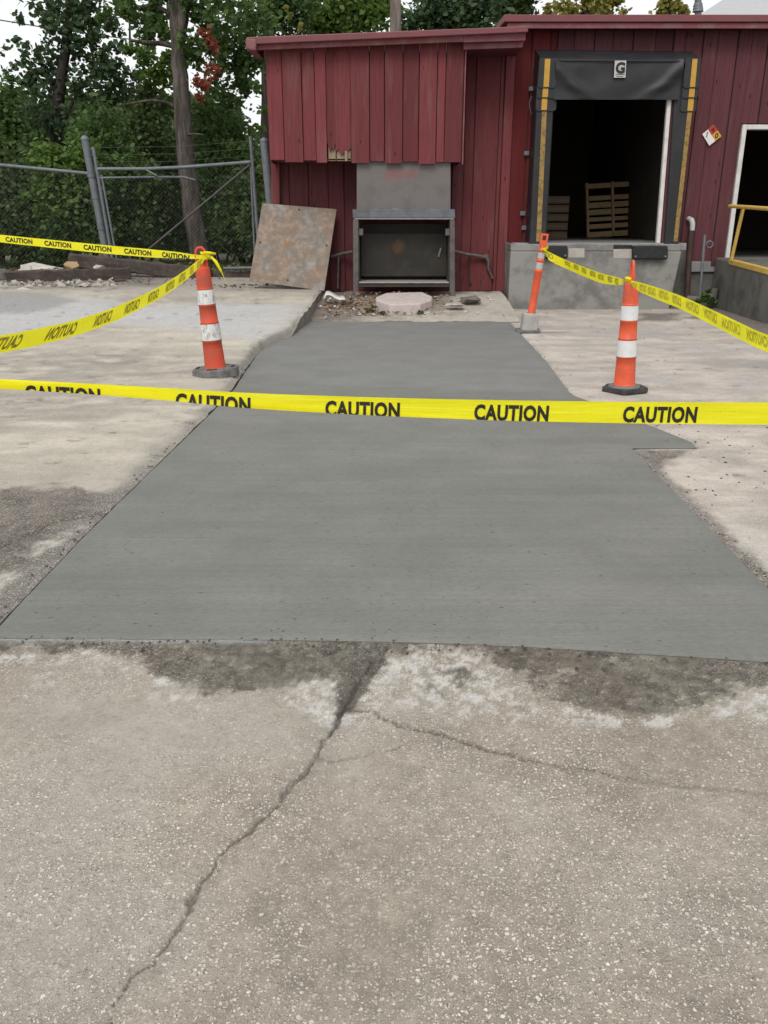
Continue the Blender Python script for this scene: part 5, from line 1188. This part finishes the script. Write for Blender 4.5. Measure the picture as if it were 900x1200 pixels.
def channelizer(loc, label, tilt, hand, kind, mats, H=1.03):
    t = thing("traffic_cone", label, "traffic cone", (0, 0, 0), "orange and white channelizer cones holding the tape")
    og, bm_, bd = mats
    poly_base(t, kind, bm_, 0)
    rad = lambda z: .106-(.106-.068)*min(1, (z/H)**.9)
    zs = [0.052, .385*H, .545*H, .70*H, .845*H, H]   # boundaries: orange, band, orange, band, orange
    z0, z1, z2, z3, z4, z5 = .055, .335*H, .50*H, .665*H, .81*H, H
    prof = [(rad(z0)+.012, z0), (rad(.08)+.004, .075)]
    for k in range(12): prof.append((rad(z0+.03+(z5-z0-.05)*k/11), z0+.03+(z5-z0-.05)*k/11))
    for zz in (z1, z2, z3, z4):
        prof += [(rad(zz-.017), zz-.017), (rad(zz)+.006, zz-.014), (rad(zz)+.006, zz-.004), (rad(zz), zz-.001)]
    prof.sort(key=lambda p: p[1]); prof += [(rad(H)*.93, H-.006), (rad(H)*.75, H), (.02, H+.004)]
    m = MB(); m.lathe(prof, 36); m.build("cone_body", og, t)
    for a, b in ((z1, z2-.016), (z3, z4-.016)):
        m = MB(); m.lathe([(rad(a)+.0045, a), (rad((a+b)/2)+.0048, (a+b)/2), (rad(b)+.0045, b)], 36, None, False); m.build("reflective_band", bd, t)
    m = MB(); m.lathe([(.032, H-.002), (.030, H+.04), (.034, H+.05), (.03, H+.055)], 20); 
    m.build("neck", og, t)
    ca, sa = math.cos(hand), math.sin(hand); pts = [(-.046, H-.005), (-.046, H+.06), (-.047, H+.115), (-.038, H+.15), (-.017, H+.172), (.017, H+.172), (.038, H+.15), (.047, H+.115), (.046, H+.06), (.046, H-.005)]
    m = MB(); m.tube([(x*ca, x*sa, z) for x, z in pts], .0135, 10); m.build("handle", og, t)
    t.location = loc; t.rotation_euler = (R(tilt[0]), R(tilt[1]), 0); return t
CLc = Ga(253.5, 438.5); CRc = G(731, 459)
orange_dull = grimy("dirty orange plastic", (.56,.072,.034), (.33,.09,.06), 7, .8, .6, 0, .08)
coneL = channelizer((CLc.x, CLc.y, CLc.z-.006), "scuffed orange cone with open loop handle and dusty grey base, left of the slab", (0, -3.6), 0.0, 'oct', (orange_dull, M["rubber_grey"], M["band"]))
clean_band = grimy("clean white band", (.68,.68,.68), (.5,.5,.5), 14, .35, .45)
coneR = channelizer((CRc.x, CRc.y, .0), "clean orange cone on a black rubber base, right of the fresh slab", (0, -1.5), R(86), 'hex', (M["orange_hi"], M["rubber"], clean_band), .97); coneR.scale = (.92, .92, 1)
# delineator post
dp = G(619, 389); delin = thing("delineator_post", "slim leaning orange delineator post with two silver bands in a grey block", "delineator post", (dp.x, dp.y, 0), None)
loc0 = delin.location.copy(); delin.location = (0, 0, 0)
m = MB(); m.hexa([(-.21, -.17, .0), (.17, -.17, .0), (.17, -.17, .045), (-.21, -.17, .045)], [(-.18, .20, .0), (.20, .20, .0), (.20, .20, .045), (-.18, .20, .045)]); m.build("base_plate", M["rubber_grey"], delin, .01, 2)
T = Matrix.Rotation(R(6.5), 4, 'Y'); grey_block = grimy("grey plastic block", (.38,.37,.35), (.24,.23,.22), 8, .6, .8)
m = MB(); m.box(-.125, .125, -.125, .125, .02, .30, Matrix.Rotation(R(4), 4, 'Y')); m.build("ballast_block", grey_block, delin, .02, 2)
m = MB(); rr = .058
m.lathe([(rr*1.1, .28), (rr*1.1, .32), (rr, .34), (rr*.98, .93), (rr*1.12, .94), (rr*1.12, .97), (rr*.93, .98), (rr*.92, 1.09), (rr*1.1, 1.10), (rr*1.1, 1.13), (rr*.9, 1.14), (rr*.88, 1.24), (rr*1.02, 1.25), (rr*1.0, 1.29), (rr*.6, 1.31), (rr*.55, 1.335)], 28, T); m.build("post_body", M["orange_hi"], delin)
silver = grimy("silver reflective sheeting", (.42,.43,.44), (.33,.34,.35), 14, .4, .4)
for a, b in ((.985, 1.085), (1.145, 1.235)):
    m = MB(); m.lathe([(rr*.955, a), (rr*.945, b)], 28, T, False); m.build("reflective_band", silver, delin)
m = MB()
for q in ((-.058, -.03, 1.33, 1.52), (.03, .058, 1.33, 1.52)): m.box(q[0], q[1], -.02, .02, q[2], q[3], T)
m.box(-.03, .03, -.02, .02, 1.33, 1.42, T); m.box(-.03, .03, -.02, .02, 1.49, 1.52, T); m.build("handle", M["orange_hi"], delin)
delin.location = loc0
for c in delin.children: c.matrix_parent_inverse = Matrix.Identity(4)
sc_d = .86; delin.scale = (sc_d, sc_d, sc_d)

# ================================================================= CAUTION TAPE
G_V, G_F, G_A = glyphs("CAUTION", .044, 1.0, 1.07)
_bm = bmesh.new(); _bv = [_bm.verts.new((v[0], v[1], 0)) for v in G_V]
for f in G_F:
    try: _bm.faces.new([_bv[i] for i in f])
    except ValueError: pass
for yy in np.arange(-.5, .5, .1): bmesh.ops.bisect_plane(_bm, geom=_bm.verts[:]+_bm.edges[:]+_bm.faces[:], plane_co=(0, yy, 0), plane_no=(0, 1, 0))
for xx in np.arange(-G_A/2, G_A/2, G_A/14): bmesh.ops.bisect_plane(_bm, geom=_bm.verts[:]+_bm.edges[:]+_bm.faces[:], plane_co=(xx, 0, 0), plane_no=(1, 0, 0))
_bm.verts.index_update(); G_V = np.array([v.co[:2] for v in _bm.verts]); G_F = [tuple(v.index for v in f.verts) for f in _bm.faces]; _bm.free()
TW = .076
def split_letters():
    lab = list(range(len(G_V)))
    def find(i):
        while lab[i] != i: lab[i] = lab[lab[i]]; i = lab[i]
        return i
    for f in G_F:
        for i in f[1:]: lab[find(i)] = find(f[0])
    groups = {}
    for f in G_F: groups.setdefault(find(f[0]), []).append(f)
    out = []
    for fs in groups.values():
        idx = sorted({i for f in fs for i in f}); mp = {v: k for k, v in enumerate(idx)}; out.append((np.array(idx), [tuple(mp[i] for i in f) for f in fs]))
    return out
LETTERS = split_letters()
def tape(label, rows, pitch=.50, phase=0.0, mirrored=False, ink="print", lean=0.0, word_w=.245, word_h=.056, word_t=.5, flutter=.004, group=None, skew=0.0, fold=False):
    """rows: (px, py of upper edge, distance Y, visible width in m). The ribbon is a real strip hung through these points."""
    P = [D(px, py, Y) for px, py, Y, w in rows]; Wd = [r[3] for r in rows]; n = len(P); Q = []; QW = []
    for i in range(n-1):
        p0, p1, p2, p3 = P[max(i-1, 0)], P[i], P[i+1], P[min(i+2, n-1)]
        for k in range(16):
            t = k/16; Q.append(.5*((2*p1)+(p2-p0)*t+(2*p0-5*p1+4*p2-p3)*t*t+(3*p1-p0-3*p2+p3)*t**3)); QW.append(Wd[i]+(Wd[i+1]-Wd[i])*t)
    Q.append(P[-1]); QW.append(Wd[-1])
    s = [0.0]
    for a, b in zip(Q[:-1], Q[1:]): s.append(s[-1]+(b-a).length)
    s = np.array(s); QA = np.array([tuple(q) for q in Q]); Lt = s[-1]
    tan = np.gradient(QA, axis=0); tan /= np.linalg.norm(tan, axis=1)[:, None]
    down = np.array([0, lean, -1.0])[None, :]-tan*(tan @ np.array([0, lean, -1.0]))[:, None]; down /= np.linalg.norm(down, axis=1)[:, None]
    nrm = np.cross(tan, down); sg = np.sign(nrm[:, 1].mean()+.3*nrm[:, 0].mean()*0) or 1; nrm = nrm*(-1 if nrm[:, 1].mean() > 0 else 1)
    if abs(nrm[:, 1].mean()) < .3:
        cen = QA.mean(0); nrm = nrm*(1 if (nrm.mean(0) @ (np.array([0, 0, CAM_H])-cen)) > 0 else -1)
    def at(sv, tv, off=0.0):
        ip = lambda A: np.stack([np.interp(sv, s, A[:, i]) for i in range(3)], 1)
        w = np.interp(sv, s, QW); fl = flutter*(np.sin(sv*7.3+1)+.6*np.sin(sv*15.1+tv*1.5))*np.sin(np.pi*np.clip(tv, 0, 1))
        return ip(QA)+ip(down)*(tv*w)[:, None]+ip(nrm)*(fl+off)[:, None]
    ns = max(40, int(Lt/.03)); nt = 7; sv = np.linspace(0, Lt, ns)
    S_, T_ = np.meshgrid(sv, np.linspace(0, 1, nt)); v = at(S_.ravel(), T_.ravel()); f = grid_faces(nt, ns)
    o = np_mesh("caution_tape", v, f, M["tape"], None, True); o.location = (0, 0, 0)
    if fold:                                          # the part of the ribbon folded up behind
        S2, T2 = np.meshgrid(sv, np.linspace(0, 1, 3)); w = np.interp(S2.ravel(), s, QW); back = np.clip((TW-w)/w, 0, .9)
        v2 = at(S2.ravel(), 1-T2.ravel()*back, -.004); np_mesh("folded_edge", v2, grid_faces(3, ns), M["tape"], o)
    c = phase
    while c < Lt:
        if c > .1:
            gx = G_V[:, 0]/G_A*word_w*(-1 if mirrored else 1); gy = G_V[:, 1]*word_h
            ss = c+gx+gy*skew; w = np.interp(ss, s, QW); tt = (TW*word_t-gy)/w
            if ss.min() > .02 and ss.max() < Lt-.02:
                V = at(ss, np.clip(tt, 0.0, 1.0), .0022)
                for gi, gf in LETTERS:
                    m = MB(); m.add([tuple(q) for q in V[gi]], gf, True); m.build("letter", M[ink], o)
        c += pitch
    tag(o, label, "tape", "yellow caution tape"); return o
# front tape, across the view
yv = 2.70; tpx = [(-900, 442, .034), (-400, 440, .030), (-120, 440, .030), (0, 444.3, .0325), (100, 449.3, .0345), (200, 455, .042), (300, 460.8, .052), (450, 466, .0615), (600, 469.2, .069), (750, 471, .073), (900, 471.5, .0755), (1050, 471, .0755), (1400, 465, .076), (1900, 455, .076)]
ft_ = tape("nearest caution tape, stretched across the whole view over the fresh slab", [(a, b, yv, w) for a, b, w in tpx], .4935, .2475, False, "print", 0.0, .247, .0555, .555, .002, fold=True)
# tapes at the sides
hL = CLc+Vector((-.03, 0, 0)); topL = D(240, 297, CLc.y)
tape("caution tape running from the left cone to the left edge in front of the fence", [(-150, 259, 9.5, .078), (0, 275, 9.0, .076), (60, 281, 8.8, .078), (120, 287, 8.6, .080), (175, 292, 8.4, .076), (205, 295, 8.2, .06), (222, 297.5, CLc.y, .045), (241, 299.5, CLc.y-.05, .03)], .475, .0, False, "print", 0.0, .33, .05, .5, .003)
tape("caution tape sagging from the left cone towards the camera, lettering reversed", [(239, 300, CLc.y-.05, .035), (232, 305, CLc.y-.4, .07), (215, 318, 6.9, .078), (190, 334, 6.1, .078), (160, 349, 5.45, .078), (125, 363.5, 4.9, .078), (85, 376, 4.45, .078), (40, 386, 4.1, .078), (0, 393, 3.85, .078), (-120, 409, 3.3, .078), (-320, 428, 2.85, .078), (-700, 442, 2.5, .06)], .50, .3, False, "print_thru", 0.0, .28, .056, .5, .004, skew=-1.3)
tape("caution tape between the orange delineator post and the right cone", [(637, 291.5, dp.y-.02, .03), (645, 296, dp.y-.3, .09), (662, 304, 11.3, .105), (682, 312, 10.3, .105), (704, 320, 9.2, .10), (720, 324, 8.4, .08), (731, 327.5, CRc.y, .04)], .5, .2, True, "print_thru", 0.0, .30, .058, .5, .004, skew=-.5)
tape("caution tape twisting from the right cone out past the right edge", [(739, 328.5, CRc.y, .03), (752, 331.5, 7.0, .075), (775, 338.5, 6.3, .085), (800, 347.5, 5.75, .085), (840, 365.5, 5.05, .085), (870, 379.5, 4.65, .085), (900, 392.5, 4.3, .083), (1000, 425, 3.6, .08), (1250, 470, 2.9, .078), (1700, 480, 2.55, .06)], .36, .2, True, "print_faint", .1, .26, .055, .5, .006, skew=-.6)
def strip(parent_label, pts, w, cat="tape tail", name="tape_tail", mat="tape", ww=None):
    P = [Vector(p) for p in pts]; m = MB(); vs = []; n = len(P)
    for i, p in enumerate(P):
        t = (P[min(i+1, n-1)]-P[max(i-1, 0)]).normalized(); sd_ = t.cross(Vector((.2, -1, .1))).normalized(); sd_ = (Matrix.Rotation(i*.35, 3, t) @ sd_); wi = (ww[i] if ww else w)/2
        vs += [p-sd_*wi, p+sd_*wi]
    m.add(vs, [(2*i, 2*i+1, 2*i+3, 2*i+2) for i in range(n-1)], True); o = m.build(name, M[mat]); set_origin(o, P[0]); s = o.modifiers.new("t", 'SOLIDIFY'); s.thickness = .002
    tag(o, parent_label, cat); return o
def wrap(center, r, label, h=.05):                    # the turns of tape knotted round a handle
    m = MB()
    for k in range(3):
        a0 = k*2.1; pts = [Vector(center)+Vector((r*math.cos(a), r*math.sin(a), h*math.sin(a*1.0+a0)*.5)) for a in np.linspace(0, 2*math.pi, 25)]
        vs = []
        for p in pts: vs += [p+Vector((0, 0, -.014)), p+Vector((0, 0, .014))]
        m.add(vs, [(2*i, 2*i+1, 2*i+3, 2*i+2) for i in range(24)], True); r += .003
    o = m.build("tape_knot", M["tape"]); set_origin(o, center); s = o.modifiers.new("t", 'SOLIDIFY'); s.thickness = .002; tag(o, label, "tape knot"); return o
yl = CLc.y-.06
wrap(D(241, 299.5, CLc.y), .040, "yellow tape knotted round the neck of the left cone")
strip("twisted tape end hanging from the left cone's neck", [D(247, 300.5, yl), D(253, 307, yl), D(258, 316, yl-.02), D(260, 320, yl), D(263, 327, yl), D(266.5, 334, yl)], .05, ww=[.018, .032, .028, .018, .01, .008])
strip("short flat tape end sticking out right of the left cone's handle", [D(238, 296, yl), D(246, 296.5, yl), D(253, 297.5, yl)], .024)
strip("short curled tape end at the top of the delineator post", [D(635, 295, dp.y-.05), D(639, 292, dp.y-.05), D(642, 289.5, dp.y-.06), D(642, 287.5, dp.y-.06)], .06)
wrap(D(737.5, 327.5, CRc.y), .030, "yellow tape knotted round the neck of the right cone", .02)
# tidy: the sun, camera and world stay as set at the top
